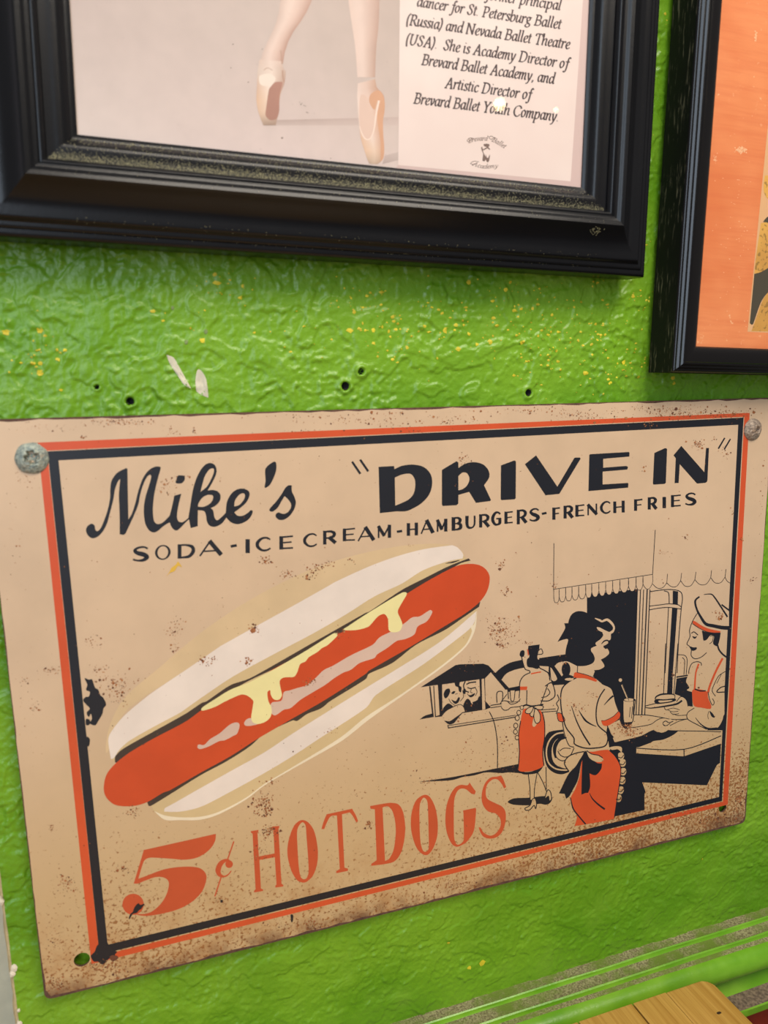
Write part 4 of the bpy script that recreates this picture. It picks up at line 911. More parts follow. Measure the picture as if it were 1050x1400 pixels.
# second car: roof band and pillars
K1.poly(RA((553,292,1),(600,250),(660,218),(745,198,1),(745,252,1),(680,268),(630,292),(600,330,1)), 2)
K1.poly(C(RA((845,190),(1020,164),(1055,160),(1055,360),(935,366),(905,300),(908,244),(845,240))), 2)
T2.poly(RA((918,250,1),(928,258),(962,322),(945,340),(925,328)), 3)
T2.poly(RD((98,165,1),(125,140),(185,130),(225,145),(268,168,1),(264,220,1),(240,240),(215,240),(150,240,1)), 3)
K4.ellipse(RD((182,190))[0], 6, 10, 5); K4.poly(RD((150,240),(180,225),(225,235),(240,250),(160,262)), 4.5)
K1.poly(C(RD((80,262),(175,250),(205,262),(170,300),(90,306))), 2)
T5.ellipse(RD((205,262))[0], 6, 1.8, 6); 
# glasses and tray on the door
piece('tray_print')
K1.poly(C(RA((640,386),(722,370),(722,402),(645,410))), 2)
T2.poly(C(RA((655,402),(686,400),(680,468),(662,470))), 3)
K4.stroke(RA((570,480),(570,415),(605,410),(605,465)), 1.2, 5); K4.stroke(RA((655,400),(662,468),(680,466),(688,398)), 1.1, 5); K4.stroke(RA((640,390),(645,455)), 1.2, 5); K4.stroke(RA((718,400),(714,450)), 1.1, 5); K4.stroke(RA((600,470),(635,425)), 1.0, 5)
K4.stroke(RA((528,498),(600,487)), 1.2, 5); K4.stroke(RA((530,513),(600,503)), 1.0, 5)
# waitress with the red skirt
piece('waitress_print')
T2.poly(RA((785,285),(745,305),(720,345),(718,400,1),(765,402,1),(720,450),(660,480),(610,470),(590,490),(615,528),(660,515),(765,492,1),(855,497,1),(900,475),(945,450),(948,400),(925,350),(912,300),(875,268),(846,250),(845,236),(790,245)), 3)
T2.poly(RA((730,178),(742,230),(755,262),(790,280),(800,245),(770,240),(768,200),(750,180)), 3)
K4.poly(RA((718,168),(724,145),(742,138),(750,150),(745,178),(728,182)), 5)
K4.poly(RA((775,110,1),(848,100,1),(845,130),(833,185),(845,215),(840,258),(800,252),(768,243),(765,200),(782,178),(772,145)), 5)
K4.stroke(RA((833,148),(858,128),(868,160),(836,166)), 1.1, 5); K4.stroke(RA((730,180),(742,230),(755,262),(782,272),(785,285)), 1.3, 5)
K4.stroke(RA((785,285),(745,305),(720,345),(718,400)), 1.3, 5); K4.stroke(RA((842,200),(846,250),(876,268),(906,290),(915,335)), 1.5, 5); K4.stroke(RA((900,365),(855,492)), 1.3, 5); K4.stroke(RA((765,400),(763,490)), 1.2, 5)
K4.stroke(RA((885,372),(925,350),(945,395),(945,440),(905,468),(855,468)), 1.4, 5); K4.stroke(RA((900,388),(915,415),(892,440),(860,446)), 1.2, 5)
K4.stroke(RA((590,490),(605,470),(635,470),(660,490),(700,480),(722,455)), 1.1, 5); K4.stroke(RA((598,510),(615,528),(640,527),(660,512),(720,505),(765,492)), 1.1, 5); K4.stroke(RA((640,470),(665,478),(720,470)), .8, 5)
R3.poly(RA((718,375,1),(768,375,1),(765,398,1),(721,398,1)), 4); R3.stroke(RA((793,292),(825,285),(856,280)), 1.7, 4); R3.stroke(RA((770,135),(775,170)), 1.4, 6)
R3.poly(RA((748,520),(735,545),(724,600),(712,690),(716,800),(708,915),(730,930),(800,926),(860,903),(876,880),(868,800),(880,710),(878,620),(862,545),(840,520)), 4)
K4.stroke(RA((865,540),(880,610),(880,710),(868,800),(876,890)), 1.3, 5); K4.stroke(RA((724,600),(711,690),(716,800),(708,915)), 1.2, 5)
K1.poly(RA((708,915),(735,932),(800,928),(875,890,1),(840,935),(780,948),(735,945)), 3.4)
K4.stroke(RA((740,502),(760,495),(800,503),(870,492)), 2.0, 5)
for cx, cy, r in ((732,512,13),(712,545,15),(702,580,16),(692,630,16),(690,670,15),(700,708,14)):
    p = RA((cx, cy))[0]; T5.ellipse(p, r/4.77, r/4.0, 6); K6.ellipse(p, r/4.77, r/4.0, 7, hole=.7)
for P in (((800,505),(765,520),(755,545),(785,550),(805,520)), ((812,505),(845,498),(872,505),(860,525),(822,520)), ((800,515),(785,560),(805,570),(815,520)), ((818,515),(810,575),(825,615),(850,600),(850,555),(828,520))):
    T5.poly(RA(*P), 6.2); K6.stroke(RA(*P), 1.1, 7, closed=True)
T5.poly(RA((812,570),(800,625),(812,638),(828,618)), 6.3)
K1.poly(RA((640,1128),(680,1105),(780,1100),(870,1090),(928,1095),(920,1130),(890,1146),(850,1140),(780,1150),(680,1146)), 2)
T2.poly(RA((776,948,1),(832,935,1),(870,1000),(895,1060),(892,905,1),(892,1050),(900,1090),(880,1070),(835,960,1),(818,1030),(812,1110),(788,1110),(785,1030)), 3)
for P in (((774,945),(785,1040),(786,1112)), ((832,938),(816,1030),(812,1105)), ((835,935),(870,1000),(893,1060)), ((890,900),(892,1045))): K4.stroke(RA(*P), 1.1, 5)
for P in (((752,1170),(785,1150),(800,1112),(818,1105),(828,1140),(822,1172),(812,1150),(785,1178),(760,1182)), ((882,1108),(900,1050),(918,1060),(926,1105),(912,1122),(905,1090))):
    T2.poly(RA(*P), 3.2); K4.stroke(RA(*P), 1.2, 5, closed=True)
# wheel
piece('wheel_print')
K1.poly(RD((165,632,1),(60,650),(25,700),(18,800),(40,900),(90,948),(150,962),(205,945,1),(205,700),(170,650)), 2)
T2.stroke(RD((165,655),(110,665),(65,705),(42,760),(38,820),(55,880),(100,918),(150,930),(200,930)), 2.0, 3)
T2.poly(RD((175,690),(120,700),(85,745),(76,810),(90,870),(130,905),(200,910),(240,760),(190,720)), 3)
K4.stroke(RD((185,692),(135,705),(103,750),(98,800),(105,840)), [1.5, 4.5, 5.5, 4, 2], 4.5); K4.stroke(RD((100,800),(115,840),(150,862),(190,855)), 1.2, 5); K4.stroke(RD((122,790),(140,820),(175,835),(215,820),(240,770)), 1.2, 5); K4.stroke(RD((135,790),(165,770),(215,772)), 1.1, 5)
K4.stroke(RD((0,488),(105,480)), 1.0, 5); K4.stroke(RD((0,505),(110,496)), 1.0, 5)
# doorway and the big waitress's head
piece('large_waitress_print')
K1.poly(C(RB((410,610),(862,560))+RD((697,0),(678,420),(668,590),(600,640),(545,600),(520,380),(440,290),(380,240))+RB((480,1300),(410,1180))), 2)
K1.poly(RB((412,775,1),(370,760),(320,760),(275,785),(250,830),(242,866,1),(206,867,1),(215,905),(200,940),(145,1035,1),(190,1016),(240,1012),(225,1080),(216,1145),(225,1200),(262,1236),(330,1250),(400,1255),(700,1200,1),(700,780,1)), 2.2)
T2.poly(RB((550,945),(555,975),(530,1010),(495,1035),(485,1050),(497,1068,1),(450,1090),(447,1115),(470,1150),(480,1190),(460,1225),(400,1248),(335,1252,1))+RD((264,215,1),(300,215),(380,245,1),(383,200),(430,190),(463,170),(460,150),(438,117,1),(470,100),(500,70),(485,35),(460,22))+RB((570,1080),(556,1070,1),(580,1060),(600,1045,1),(600,1026),(622,1010),(626,960),(642,925,1),(600,950)), 3)
T2.stroke(RB((482,822),(525,840),(545,850),(590,835),(630,865),(652,905),(638,945),(605,955)), [1, 3, 2.5, 3.4, 3.4, 2.6, 2.6, 3], 3); T2.stroke(RB((500,905),(520,918),(560,938),(600,955)), [1.2, 4.5, 4.0, 3.5], 3)
K4.stroke(RB((540,1052),(562,1028),(588,1020),(610,1028)), [.8, 1.8, 2, 1.2], 5); K4.poly(RB((556,1078),(575,1066),(592,1078),(580,1098)), 5); T2.poly(RB((560,1048),(580,1034),(598,1040),(575,1050)), 5.2)
K4.stroke(RB((326,1250),(322,1310)), 1.0, 5)
# her blouse, arms, cuffs
T2.poly(RD((255,255),(200,285),(155,330),(140,400),(148,500),(172,590),(185,620),(240,690),(245,740),(320,765),(400,765),(470,750),(490,690),(480,650),(420,600,1),(455,600),(500,600),(575,520,1),(545,440),(528,370),(510,330),(460,305),(400,280),(330,262)), 3)
T2.poly(RD((155,570),(165,660),(200,750),(245,762),(243,700),(190,620)), 3); T2.poly(RD((118,375),(130,410),(112,440),(125,470),(112,515),(150,515),(142,420),(150,340)), 3)
K4.stroke(RD((255,252),(200,282),(155,328),(142,400),(150,500),(172,590),(190,630),(240,695),(246,740),(320,768),(400,768),(470,752),(490,700),(480,655)), 1.7, 5); K4.stroke(RD((480,655),(420,603),(404,540),(408,460),(430,390),(466,335)), 1.7, 5)
K4.stroke(RD((528,385),(500,410),(462,452)), [2.6, 2, .6], 5); K4.stroke(RD((222,460),(260,570),(310,670),(358,745)), [.8, 1.6, 2, 2.2], 5); K4.stroke(RD((275,490),(320,560),(360,590),(405,610)), [.6, 2.6, 2.0, .6], 5)
K4.stroke(RD((118,375),(130,410),(112,440),(125,470),(110,515)), 1.2, 5); K4.stroke(RD((155,575),(172,670),(205,750),(240,762)), 1.2, 5)
R3.poly(RD((243,216),(262,211),(340,232),(398,258),(410,272),(400,280),(320,255),(243,250)), 4); K4.stroke(RD((262,211),(340,232),(400,256)), .8, 5)
R3.poly(RD((442,566),(470,565),(530,535),(565,500),(580,518),(572,550),(500,600),(458,602)), 6); R3.poly(RD((118,512),(150,518),(174,568),(128,568)), 4); K4.stroke(RD((118,512),(150,518),(174,568),(128,568)), .9, 5, closed=True)
K4.stroke(RD((442,566),(470,565),(530,535),(565,500)), .7, 6.2)
# black mass between her and the counter
K1.poly(C(RD((490,690),(480,640),(490,605),(540,725),(600,722),(700,690),(700,900),(760,1080),(760,1225),(540,1272),(560,1100),(610,980),(590,830),(560,780),(500,762))), 2.4)
K1.poly(RE((-12,680,1),(10,672,1),(60,660,1),(180,630,1),(265,588,1),(300,605),(350,598),(370,590),(435,598,1),(400,625),(335,655),(270,665),(240,680),(170,706,1),(125,712,1),(130,748,1),(475,770,1),(728,683,1),(722,815,1),(700,830,1),(632,968,1),(190,948,1),(212,1010,1),(185,1090,1),(200,1135,1),(5,1175,1),(20,1060),(45,850),(20,800),(-30,740)), 2.4)
# her right forearm and hand on the counter
T5.poly(RD((487,606,1),(575,560,1),(600,612),(640,632),(720,615),(800,598))+RE((290,522),(330,508),(375,512),(398,530),(370,560),(365,590),(320,608),(265,590),(180,630),(60,660),(10,672,1))+RD((545,700),(520,660)), 5.6)
K6.stroke(RE((80,577),(160,568),(250,550),(290,522),(330,508),(375,515)), .9, 7); K6.stroke(RE((330,540),(350,528),(372,540),(400,530)), 1.2, 7); K6.stroke(RE((332,552),(352,560),(380,545)), .9, 7); K6.stroke(RE((330,545),(340,560),(362,558)), 1, 7)
K6.stroke(RD((487,606),(500,650),(530,690)), 1.4, 7)
# skirt, sash
R3.poly(RD((300,850),(340,800),(385,795),(440,785),(500,785),(545,830),(580,900),(584,970),(560,1130),(535,1290,1),(400,1318),(245,1343,1),(262,1265),(222,1180),(218,1130),(250,1070),(280,980)), 4)
K4.poly(RD((325,785),(290,840),(255,900),(200,960),(150,1060),(130,1102,1),(172,1105,1),(182,1142,1),(205,1125),(230,1080),(270,1000),(293,880),(308,845)), 5); K4.poly(RD((310,800),(300,900),(295,1112,1),(325,1100),(345,1098,1),(360,1050),(355,955,1),(400,968),(440,925),(447,882,1),(410,878),(360,830),(340,795)), 5)
T5.poly(RD((175,900),(170,870),(200,830),(260,805),(312,795),(285,850),(235,910),(200,935)), 6); K6.stroke(RD((200,935),(170,880),(200,830),(260,805),(312,795)), 1.5, 7)
T5.poly(RD((335,788),(370,812),(420,822),(458,855),(432,872),(390,865),(352,838)), 6); K6.stroke(RD((335,788),(370,812),(420,822),(450,840)), 1.2, 7)
K4.stroke(RD((355,1100),(375,1140),(415,1180),(465,1218)), [.6, 1.6, 2.2, 2.6], 5); K4.stroke(RD((215,1135),(235,1215),(280,1275),(325,1328)), [1, 1.8, 1.8, 2], 5); K4.stroke(RD((500,785),(545,830),(582,900),(584,970),(560,1130),(538,1280)), 1.1, 5)
for cx, cy in ((590,830),(603,880),(606,945),(600,1010),(588,1080),(572,1140)):
    T2.poly(RD((cx-22,cy-22),(cx+10,cy-28),(cx+20,cy),(cx+6,cy+24),(cx-20,cy+20)), 3); K4.stroke(RD((cx-22,cy+6),(cx,cy+10),(cx+16,cy-10)), 1.1, 5)
T2.poly(RD((505,765),(545,755),(590,762),(592,800),(575,785),(560,778),(520,782)), 3)
# counter
piece('counter_print')
K4.stroke(RE((125,712),(475,722),(728,630)), 1.2, 5); K4.stroke(RE((475,722),(476,770)), 1.2, 5); K4.stroke(RE((365,594),(600,598),(728,602)), 1.0, 5); K4.stroke(RE((130,486),(220,488),(300,500),(400,518),(500,515)), 1.0, 5); K4.stroke(RE((380,560),(440,530),(500,514)), .8, 5); K4.stroke(RE((130,712),(130,748)), .9, 5)
# cup
piece('cup_print')
T5.poly(C(RD((602,412),(690,410),(674,575),(608,580))), 5.2); T5.ellipse(RD((647,413))[0], 8.2, 2.2, 5.2); K6.ellipse(RD((647,413))[0], 8.6, 2.6, 7, hole=.8)
K6.stroke(RD((602,420),(608,578),(660,582),(674,568),(692,412)), 1.2, 7); K6.stroke(RD((672,462),(664,550)), .9, 7); K6.stroke(RD((655,468),(649,540)), .9, 7); K6.stroke(RD((682,445),(676,510)), .7, 7)
T5.stroke(RD((593,305),(640,415)), 2.0, 6); K6.stroke(RD((596,305),(645,418)), .6, 7); K6.stroke(RD((612,320),(632,372)), .7, 7); T5.ellipse(RD((582,268))[0], 2.3, 2.4, 6)
# awning
piece('awning_print')
xsA = [112,160,218,275,335,398,452,516,577,640,705,782,850,912,998]
yt = lambda x: 562-.1512*(x-112)
for a, b in zip(xsA[:-1], xsA[1:]):
    bot = 678-.152*(a-112); P = [(a, yt(a)), (a, yt(a)+70), ((a+b)/2, bot+8), (b, yt(b)+70), (b, yt(b))]
    T5.poly(RB((a,yt(a),1),(a,yt(a)+72),((a+b)/2-14,bot),((a+b)/2+14,bot-2),(b,yt(b)+72),(b,yt(b),1)), 5)
    K6.stroke(RB((a,yt(a)),(a,yt(a)+72),((a+b)/2-14,bot),((a+b)/2+14,bot-2),(b,yt(b)+72),(b,yt(b))), .7, 6)
K6.stroke(RB((112,562),(998,428)), .8, 6); K6.stroke(RB((113,150),(110,570)), .8, 6); K6.stroke(RB((1022,30),(998,430)), .8, 6)
xc = [178,285,390,497,617,725,775]; yc = [432,425,408,400,385,380,372]; yb = [467,456,452,440,428,425]
for i in range(6): K6.stroke(RCz((xc[i],yc[i]),((xc[i]*3+xc[i+1])/4,yb[i]-8),((xc[i]+xc[i+1])/2,yb[i]),((xc[i]+3*xc[i+1])/4,yb[i]-10),(xc[i+1],yc[i+1])) if i < 5 else RCz((725,382),(740,410),(762,426)), .7, 6)
for P in (((290,357),(285,425)), ((397,350),(390,405)), ((505,343),(497,400)), ((623,330),(617,385)), ((732,322),(725,382))): K6.stroke(RCz(*P), .7, 6)
# fluted column, cabinet
piece('cabinet_print')
for a, b, w_ in ((862,677,1.3),(890,698,1.2),(918,718,1.1),(950,740,1.6),(975,762,1.2)): K6.stroke(RB((a,566))+RD((b,522)), w_, 6)
K4.stroke(RCz((160,490),(280,475),(360,480),(395,500),(403,545),(395,610),(375,850),(362,1105)), 1.1, 5); K4.stroke(RE((434,0),(405,345)), 1.0, 5)
K4.poly(C(RCz((330,483),(370,490),(368,588),(330,582))), 5); K4.poly(C(RCz((325,615),(365,617),(330,1105))+RE((395,345),(360,342))+RCz((295,1105))), 5)
K4.stroke(RCz((265,485),(298,500),(303,580)), 1.1, 5); K4.stroke(RCz((155,600),(240,590),(300,583),(370,590),(396,608)), 1.0, 5); K4.stroke(RCz((155,628),(230,615),(300,610),(392,622)), 1.0, 5); K4.stroke(RCz((298,612),(272,1105)), 1.0, 5); K4.stroke(RE((350,0),(336,340)), 1.0, 5)
K4.stroke(RE((430,75),(480,80),(497,110),(490,210)), .9, 5); K4.stroke(RE((465,95),(480,115),(475,212)), .9, 5); K4.stroke(RE((425,228),(500,216)), 1.8, 5)
K1.poly(RE((425,238,1),(500,225,1),(490,260),(512,300),(495,318),(530,330,1),(535,430,1),(500,422),(460,365),(412,345,1)), 2)
# counterman
piece('counterman_print')
T2.poly(RCz((545,790),(520,740),(500,620),(500,560),(530,525),(600,505),(650,540),(690,600),(755,640,1),(755,760,1),(650,748)), 3)
K4.stroke(RCz((530,530),(500,560),(510,620),(540,680),(580,735),(640,750),(700,762),(752,765)), [2, 2.6, 2.6, 3.2, 4.2, 4.6, 5, 5.4], 5); K4.stroke(RCz((565,513),(620,510),(650,540),(690,600),(742,680)), [.8, 1.6, 2, 2.2, 2.4], 5); K4.stroke(RCz((700,590),(756,632)), 2.0, 5)
R3.poly(RCz((482,710,1),(500,716),(545,745),(600,770),(650,782),(692,790,1),(685,805,1),(600,795),(540,770),(480,730,1)), 4); K4.stroke(RCz((478,733),(540,773),(600,798),(685,806)), .8, 5)
K4.poly(RCz((550,785,1),(600,800),(692,800,1),(682,860),(665,902),(635,882),(642,830),(615,820),(590,850),(575,860),(562,858),(556,820)), 5)
K4.stroke(RCz((668,895),(680,930),(705,962),(735,985)), 2.2, 5); K4.stroke(RCz((518,650),(482,710),(457,780),(460,830),(437,885),(455,903),(470,930),(470,975),(500,998),(545,985),(585,952)), 1.0, 5)
K4.stroke(RCz((472,805),(490,795),(520,818)), 1.2, 5); K4.poly(RCz((478,828),(500,832),(512,826),(505,842),(490,845)), 5); K4.poly(RCz((460,905),(485,912),(510,912),(508,928),(482,938),(465,925)), 5); K4.stroke(RCz((612,828),(634,825),(630,865),(608,885)), .8, 5)
K4.stroke(RE((507,205),(512,170),(530,135),(562,123),(590,130),(595,148)), 1.0, 5)
R3.stroke(RE((575,140),(556,200),(548,312)), [2.4, 2, 2.4], 4); R3.stroke(RE((738,102),(695,185),(655,280),(640,332)), 2.8, 4)
R3.poly(RE((540,312),(630,325),(640,370),(662,425),(655,446),(600,438),(545,425),(533,370)), 4); K4.stroke(RE((550,310),(585,322),(622,322)), 1.8, 5)
K4.stroke(RE((757,190),(715,218),(690,260),(668,320),(690,358)), .9, 5); K4.stroke(RE((757,290),(725,300),(700,330),(752,330)), 1.4, 5); K4.stroke(RE((730,210),(700,270)), .7, 5); K4.stroke(RE((640,330),(650,380),(670,420),(682,400),(670,375)), .9, 5)
T2.poly(RE((500,470),(545,438),(640,446),(690,420),(752,330,1),(752,480,1),(700,575),(640,583),(560,548),(500,512)), 3)
K4.stroke(RE((545,440),(500,472),(500,514),(560,550),(630,585)), 1.0, 5); K4.stroke(RE((553,505),(590,550),(640,580),(700,578)), [.6, 1.4, 2.4, 2.4], 5); K4.poly(RE((650,460),(672,478),(686,505),(664,498)), 5); K4.stroke(RE((645,462),(638,490),(642,515)), .7, 5)
K1.poly(RE((752,470,1),(752,592,1),(635,592,1),(640,583),(700,578),(735,530)), 2)
T2.poly(RE((425,395),(455,362),(490,382),(505,430),(490,480),(420,485),(350,445)), 3); K4.stroke(RE((425,395),(455,362),(490,382),(503,428)), 1.0, 5)
for P in (((340,432),(352,452),(400,440),(445,452)), ((365,452),(395,465),(435,462)), ((405,480),(430,490),(495,488)), ((380,465),(400,482),(440,478))): K4.stroke(RE(*P), .8, 5)
T2.poly(RE((210,425),(300,405),(455,390),(425,415),(260,440),(212,438)), 3.3); K4.stroke(RE((210,426),(290,407),(360,400)), 1.1, 5); K4.stroke(RE((460,390),(425,412),(340,428),(250,440),(210,436)), [2.4, 2.6, 2, 1.4, 1], 5)
K4.poly(RE((272,395),(285,378),(340,380),(412,374),(420,388),(380,402),(290,412)), 5); T5.poly(RE((300,390),(340,388),(395,385),(380,394),(310,402)), 6); K6.stroke(RE((278,378),(285,362),(320,346),(385,343),(412,352),(412,372)), [1.2, 1.8, 2.2, 1.8, 1, .8], 7)
for nm in PIECES:
    bk = I()
    for z_ in (K1, K4, K6):
        v_, f_ = z_.bag[nm]; b_ = len(bk.v); bk.v += v_; bk.f += [[b_+i for i in t] for t in f_]
    o = bk.build(nm, M_KB, sign)
    for z_ in (T2, T5): v_, f_ = z_.bag[nm]; z_.v, z_.f = v_, f_
    gr = I()
    for z_ in (T2, T5): b_ = len(gr.v); gr.v += z_.v; gr.f += [[b_+i for i in t] for t in z_.f]
    if gr.v: tag(gr.build('paper_ground', M_PANEL, o), kind='stuff')
    if R3.bag[nm][0]: R3.use(nm); tag(R3.build('red_clothing', M_KO, o), kind='stuff')

# ---- damage on the sign: chips and rust spots, uncountable
random.seed(40)
Zb = Z(0, 820, 3.5); i_ = I()
i_.poly(Zb((405,375),(425,382),(440,380),(455,420),(470,430),(480,455),(495,470),(508,500),(495,520),(490,545),(470,580),(455,600),(430,590),(440,570),(435,545),(425,560),(415,540),(430,520),(412,500),(398,480),(410,465),(425,462),(430,440),(412,430),(418,405)), 8)
i_.poly(Zb((412,570),(430,575),(428,596),(412,598)), 8); i_.poly(Zb((415,655),(430,668),(425,700),(412,695)), 8)
i_.poly(R6((205,550),(222,562),(250,553),(225,590),(210,600),(195,618),(165,628),(142,665),(138,650),(150,625),(165,612),(180,575)), 8)
i_.poly(R6((795,525),(812,530),(812,542),(797,545)), 8); i_.poly(Z(280, 1050, 2.3864)((280,478),(288,480),(287,500),(282,502)), 8)
tag(i_.build('ink_chip', M_KB, sign), 'dark chipped blotches at the left border and the price', kind='stuff')
i_ = I(); i_.poly(Z(0, 540, 3.5)((796,868),(812,845),(820,828),(843,810),(852,798),(870,823),(852,818),(835,842),(812,852)), 8); tag(i_.build('paint_chip', M_KYC, sign), 'small mustard yellow chip under the word SODA')
Rd = I(); Rb_ = I(); Rl = I()
def spot(ink, x, y, r, lay=8.5): ink.poly([(x+r*(1+random.uniform(-.5, .5))*math.cos(t)*random.uniform(.8, 1.3), y+r*(1+random.uniform(-.5, .5))*math.sin(t)) for t in np.linspace(0, 2*math.pi, random.choice([6, 7, 8]))[:-1]], lay, raw=True)
clusters = [(60,585,40,6,40,.7),(320,565,60,5,70,.8),(480,572,70,7,90,.8),(530,562,30,5,60,.9),(620,575,50,8,70,.8),(720,560,70,6,110,.8),(800,568,40,7,80,.8),(900,560,50,6,120,.8),(420,590,30,3,20,.8),(20,760,14,60,24,.7),(1040,700,6,80,30,.7),(560,1080,60,30,60,.6),(300,840,80,40,40,.6),(640,960,40,30,70,.7),(700,1040,30,20,50,.7),(930,920,40,30,60,.7),(890,890,10,40,40,.6),(225,663,9,7,14,1),(240,655,16,6,20,1),(232,672,12,9,14,1),(364,766,8,6,26,1.2),(392,786,9,6,26,1.2),(419,786,11,7,34,1.3),(432,776,9,6,26,1.2),(448,771,6,4,14,1.2),(479,766,5,4,12,1),(686,862,17,17,190,.8),(684,880,8,6,40,1),(686,772,5,5,26,1),(691,808,6,8,20,1),
 (347,861,8,5,24,1.2),(280,905,8,6,22,1.3),(340,905,6,5,20,1.3),(291,900,8,3,10,1),(423,932,8,5,30,1.3),(466,866,8,7,30,1),(238,860,10,14,60,.9),(240,885,6,6,16,.9),(128,879,12,10,28,.9),(155,932,22,10,80,1),(160,945,14,14,70,1),(135,915,16,5,26,1),(70,917,12,6,34,.9),(45,965,16,10,34,.8),(35,932,8,8,18,.8),
 (181,1108,9,6,36,1.2),(359,1098,14,15,120,1.1),(362,1108,8,8,50,1.3),(370,1068,12,4,20,1),(677,861,10,20,40,.7),(150,575,36,5,110,.7),(175,578,30,5,70,.8),(20,575,20,3,24,.8),(115,598,5,3,10,1.3),(237,590,12,5,20,.8),(266,589,3,4,8,1),(955,608,9,5,60,1.0),(990,620,8,8,20,.8),(975,600,5,3,8,1),(633,627,9,6,26,.9),(540,580,30,5,30,.8),
 (560,590,26,2.5,22,.7),(945,567,60,6,170,.8),(1000,565,25,8,70,.9),(840,575,30,6,30,.8),(890,580,14,3,16,.8),(983,843,4,6,26,1.2),(982,840,9,6,24,.7),(861,1000,15,9,170,.9),(850,992,10,8,60,.8),(788,967,13,9,55,.8),(810,950,6,4,20,.8),(1014,738,2,3,5,1.3),(1030,792,6,4,10,1),(906,755,8,2,16,.7),(757,800,5,5,14,.8),(640,905,10,8,24,.8),(720,880,9,4,22,.8),
 (585,1068,9,6,24,.8),(560,745,3,3,6,1),(504,1127,4,5,40,1.0),(372,1138,10,8,80,1.0),(362,1140,6,10,30,1),(355,1165,12,10,50,.8),(300,1232,8,5,30,1),(170,1188,9,6,34,1),(70,1130,5,4,14,.9),(92,1205,6,5,26,1),(90,1210,16,14,60,.8),(75,1290,10,24,60,.7),(880,640,4,4,10,.9),(938,735,5,4,12,.9),(45,612,14,10,24,.7),(35,655,14,10,22,.7),(1000,700,3,3,5,1.0),(690,1010,14,20,30,.7),(640,1030,20,30,60,.7),(452,1000,8,5,20,.8),(620,1210,8,5,16,.9),
 (145,1320,26,8,120,1),(160,1340,10,12,60,1),(75,1345,14,10,120,1),(240,1330,50,6,90,1),(430,1265,60,8,100,.9),(640,1210,60,8,100,.9),(800,1170,60,8,100,.9),(960,1120,40,8,150,1),(1010,1095,7,16,120,1),(1015,1040,6,30,60,.8),(770,905,6,8,14,.8),(1000,915,5,30,20,.7)]
for cx, cy, sx, sy, n, rr in clusters:
    for _ in range(n):
        x = random.gauss(cx, sx*.6); y = random.gauss(cy, sy*.6); p = unp(x, y)
        if not (-.0245 < p[0] < .3895 and -.0155-.0075*max(0,p[0])< p[2] < .2525+(.1825-p[0])*.0085): continue
        t = random.random(); spot(Rd if t < .25 else (Rb_ if t < .75 else Rl), x, y, rr*random.lognormvariate(-.62, .5))
for _ in range(650):
    x = random.uniform(20, 1030); y = random.uniform(575, 1330); p = unp(x, y)
    if not (-.0245 < p[0] < .389 and -.014 < p[2] < .251): continue
    spot(random.choice([Rd, Rb_, Rb_]), x, y, random.lognormvariate(-1.0, .4))
for i_, nm, c_ in ((Rd, 'rust_spots', (104, 62, 42)), (Rb_, 'rust_spots', (154, 94, 54)), (Rl, 'rust_spots', (178, 118, 72))): tag(i_.build(nm, simple('rust_tone', c_, .8, var=.15, scale=500), sign), kind='stuff')

# ------------------------------------------------------------------ corroded screws through the upper corners
def screw(name, px, py, R, label, c1, c2, seed, cross):
    c = unp(px, py); root = empty(name, (float(c[0]), 0, float(c[2]))); tag(root, label, 'screw', 'screws holding the tin sign')
    k = N('corroded_metal'); f = k.noise(700, 4, .7); g = k.noise(160, 3)
    cc = k.mix(k.ramp(f, .35, .65), s2l(c1), s2l(c2)); cc = k.mix(k.math('MULTIPLY', k.ramp(g, .5, .7), .6), cc, s2l((150, 112, 76)))
    k.base(cc); k.set(Roughness=.65, Metallic=.35); k.bump(f, .0003, .8)
    vv = []; ff = []; na, nr = 64, 26
    for j in range(nr+1):
        r = j/nr
        for i in range(na):
            t = 2*math.pi*i/na; x = r*math.cos(t); z = r*math.sin(t)
            h = .0024*(1-r**2.6) + .0004
            if r > .97: h = .0001
            n_ = float(gnoise(x*5.5+seed, z*5.5, 20))*.00045 + float(gnoise(x*12+seed, z*12, 21))*.00035
            a = cross[2]; u = (x-cross[0])*math.cos(a)+(z-cross[1])*math.sin(a); w_ = -(x-cross[0])*math.sin(a)+(z-cross[1])*math.cos(a); arm = cross[3]
            wd = cross[5]; inn = max(sst(wd-abs(u), -.06, .05)*sst(arm-abs(w_), -.05, .08), sst(wd-abs(w_), -.06, .05)*sst(arm-abs(u), -.05, .08))
            h = h + n_*(1-r**6) - cross[4]*float(inn)
            rj = 1 + .03*float(gnoise(math.cos(t)*2+seed, math.sin(t)*2, 22))*2
            vv.append((R*x*rj, -h, R*z*rj))
    for j in range(nr):
        for i in range(na): ff.append((j*na+i, j*na+(i+1) % na, (j+1)*na+(i+1) % na, (j+1)*na+i))
    mesh_obj('screw_head', vv, ff, k.m, root, smooth=True)
    v = []; f_ = []
    for a_, y_ in ((0, -.0004), (1, .03)):
        for i in range(10): v.append((.0018*math.cos(i*.628), y_, .0018*math.sin(i*.628)))
    for i in range(10): f_.append((i, (i+1) % 10, 10+(i+1) % 10, 10+i))
    mesh_obj('screw_shank', v, f_, k.m, root)
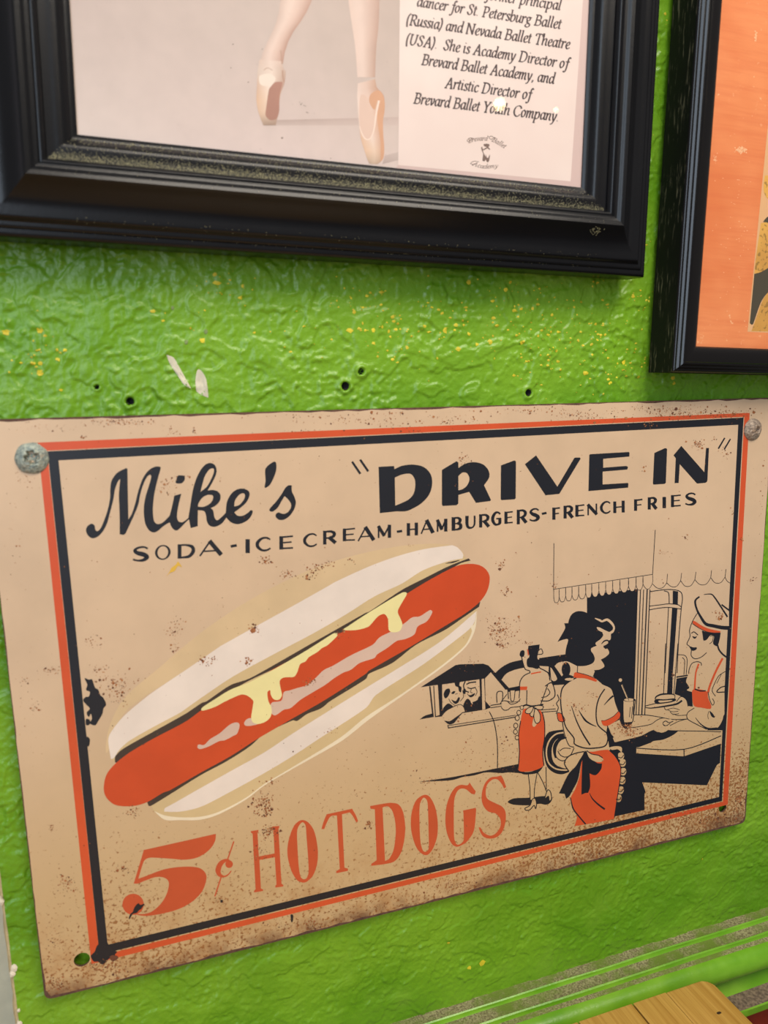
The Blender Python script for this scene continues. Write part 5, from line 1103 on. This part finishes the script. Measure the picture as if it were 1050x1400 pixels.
screw('screw', 43.6, 626.4, .0066, 'round corroded screw head with a grey worn slot, upper left corner of the sign', (124, 136, 132), (186, 192, 176), 3, (.02, .05, .15, .42, .0027, .17))
screw('screw', 1028.8, 587.2, .0064, 'round rusty screw head with a dark cross slot, upper right corner of the sign', (126, 110, 98), (186, 168, 150), 8, (.28, -.02, .1, .26, .0026, .11))

# ------------------------------------------------------------------ hanging bulbs of the room, seen mirrored in the picture glass
k = N('bulb_glow'); k.set(Roughness=.5); k.put(k.b.inputs['Emission Color'], (1.0, .78, .42, 1)); k.put(k.b.inputs['Emission Strength'], 22.0); M_BULB = k.m
M_SOCK = simple('socket_brass', (120, 96, 60), .4, metal=.8)
def bulb(px, py, dist, r, label):
    g = unp(px, py, -.01285); d = g-CP; d = d/np.linalg.norm(d)
    # reflect about the tilted-free frame plane (normal -y)
    p = g + np.array([d[0], -d[1], d[2]])*dist
    root = empty('pendant_bulb', tuple(map(float, p))); tag(root, label, 'lamp')
    vv = []; ff = []; na, nr = 20, 12
    for j in range(nr+1):
        ph = math.pi*j/nr; rr = r*math.sin(ph)*(1 if ph > 1.2 else 1)
        for i in range(na): t = 2*math.pi*i/na; vv.append((rr*math.cos(t), rr*math.sin(t), r*math.cos(ph)))
    for j in range(nr):
        for i in range(na): ff.append((j*na+i, (j+1)*na+i, (j+1)*na+(i+1) % na, j*na+(i+1) % na))
    mesh_obj('bulb', vv, ff, M_BULB, root, smooth=True)
    v = []; f = []
    for z_, q in ((r*.92, r*.5), (r*1.6, r*.5), (r*1.7, r*.12), (1.2, r*.12)):
        for i in range(12): v.append((q*math.cos(i*.5236), q*math.sin(i*.5236), z_))
    for a in range(3):
        for i in range(12): f.append((a*12+i, a*12+(i+1) % 12, (a+1)*12+(i+1) % 12, (a+1)*12+i))
    mesh_obj('socket_and_cord', v, f, M_SOCK, root)
bulb(683, 143, 1.3, .012, 'glowing warm bulb hanging in the room, the larger glint in the glass')
bulb(760, 150, 1.35, .0045, 'small glowing warm bulb, the fainter glint at the right of the text')
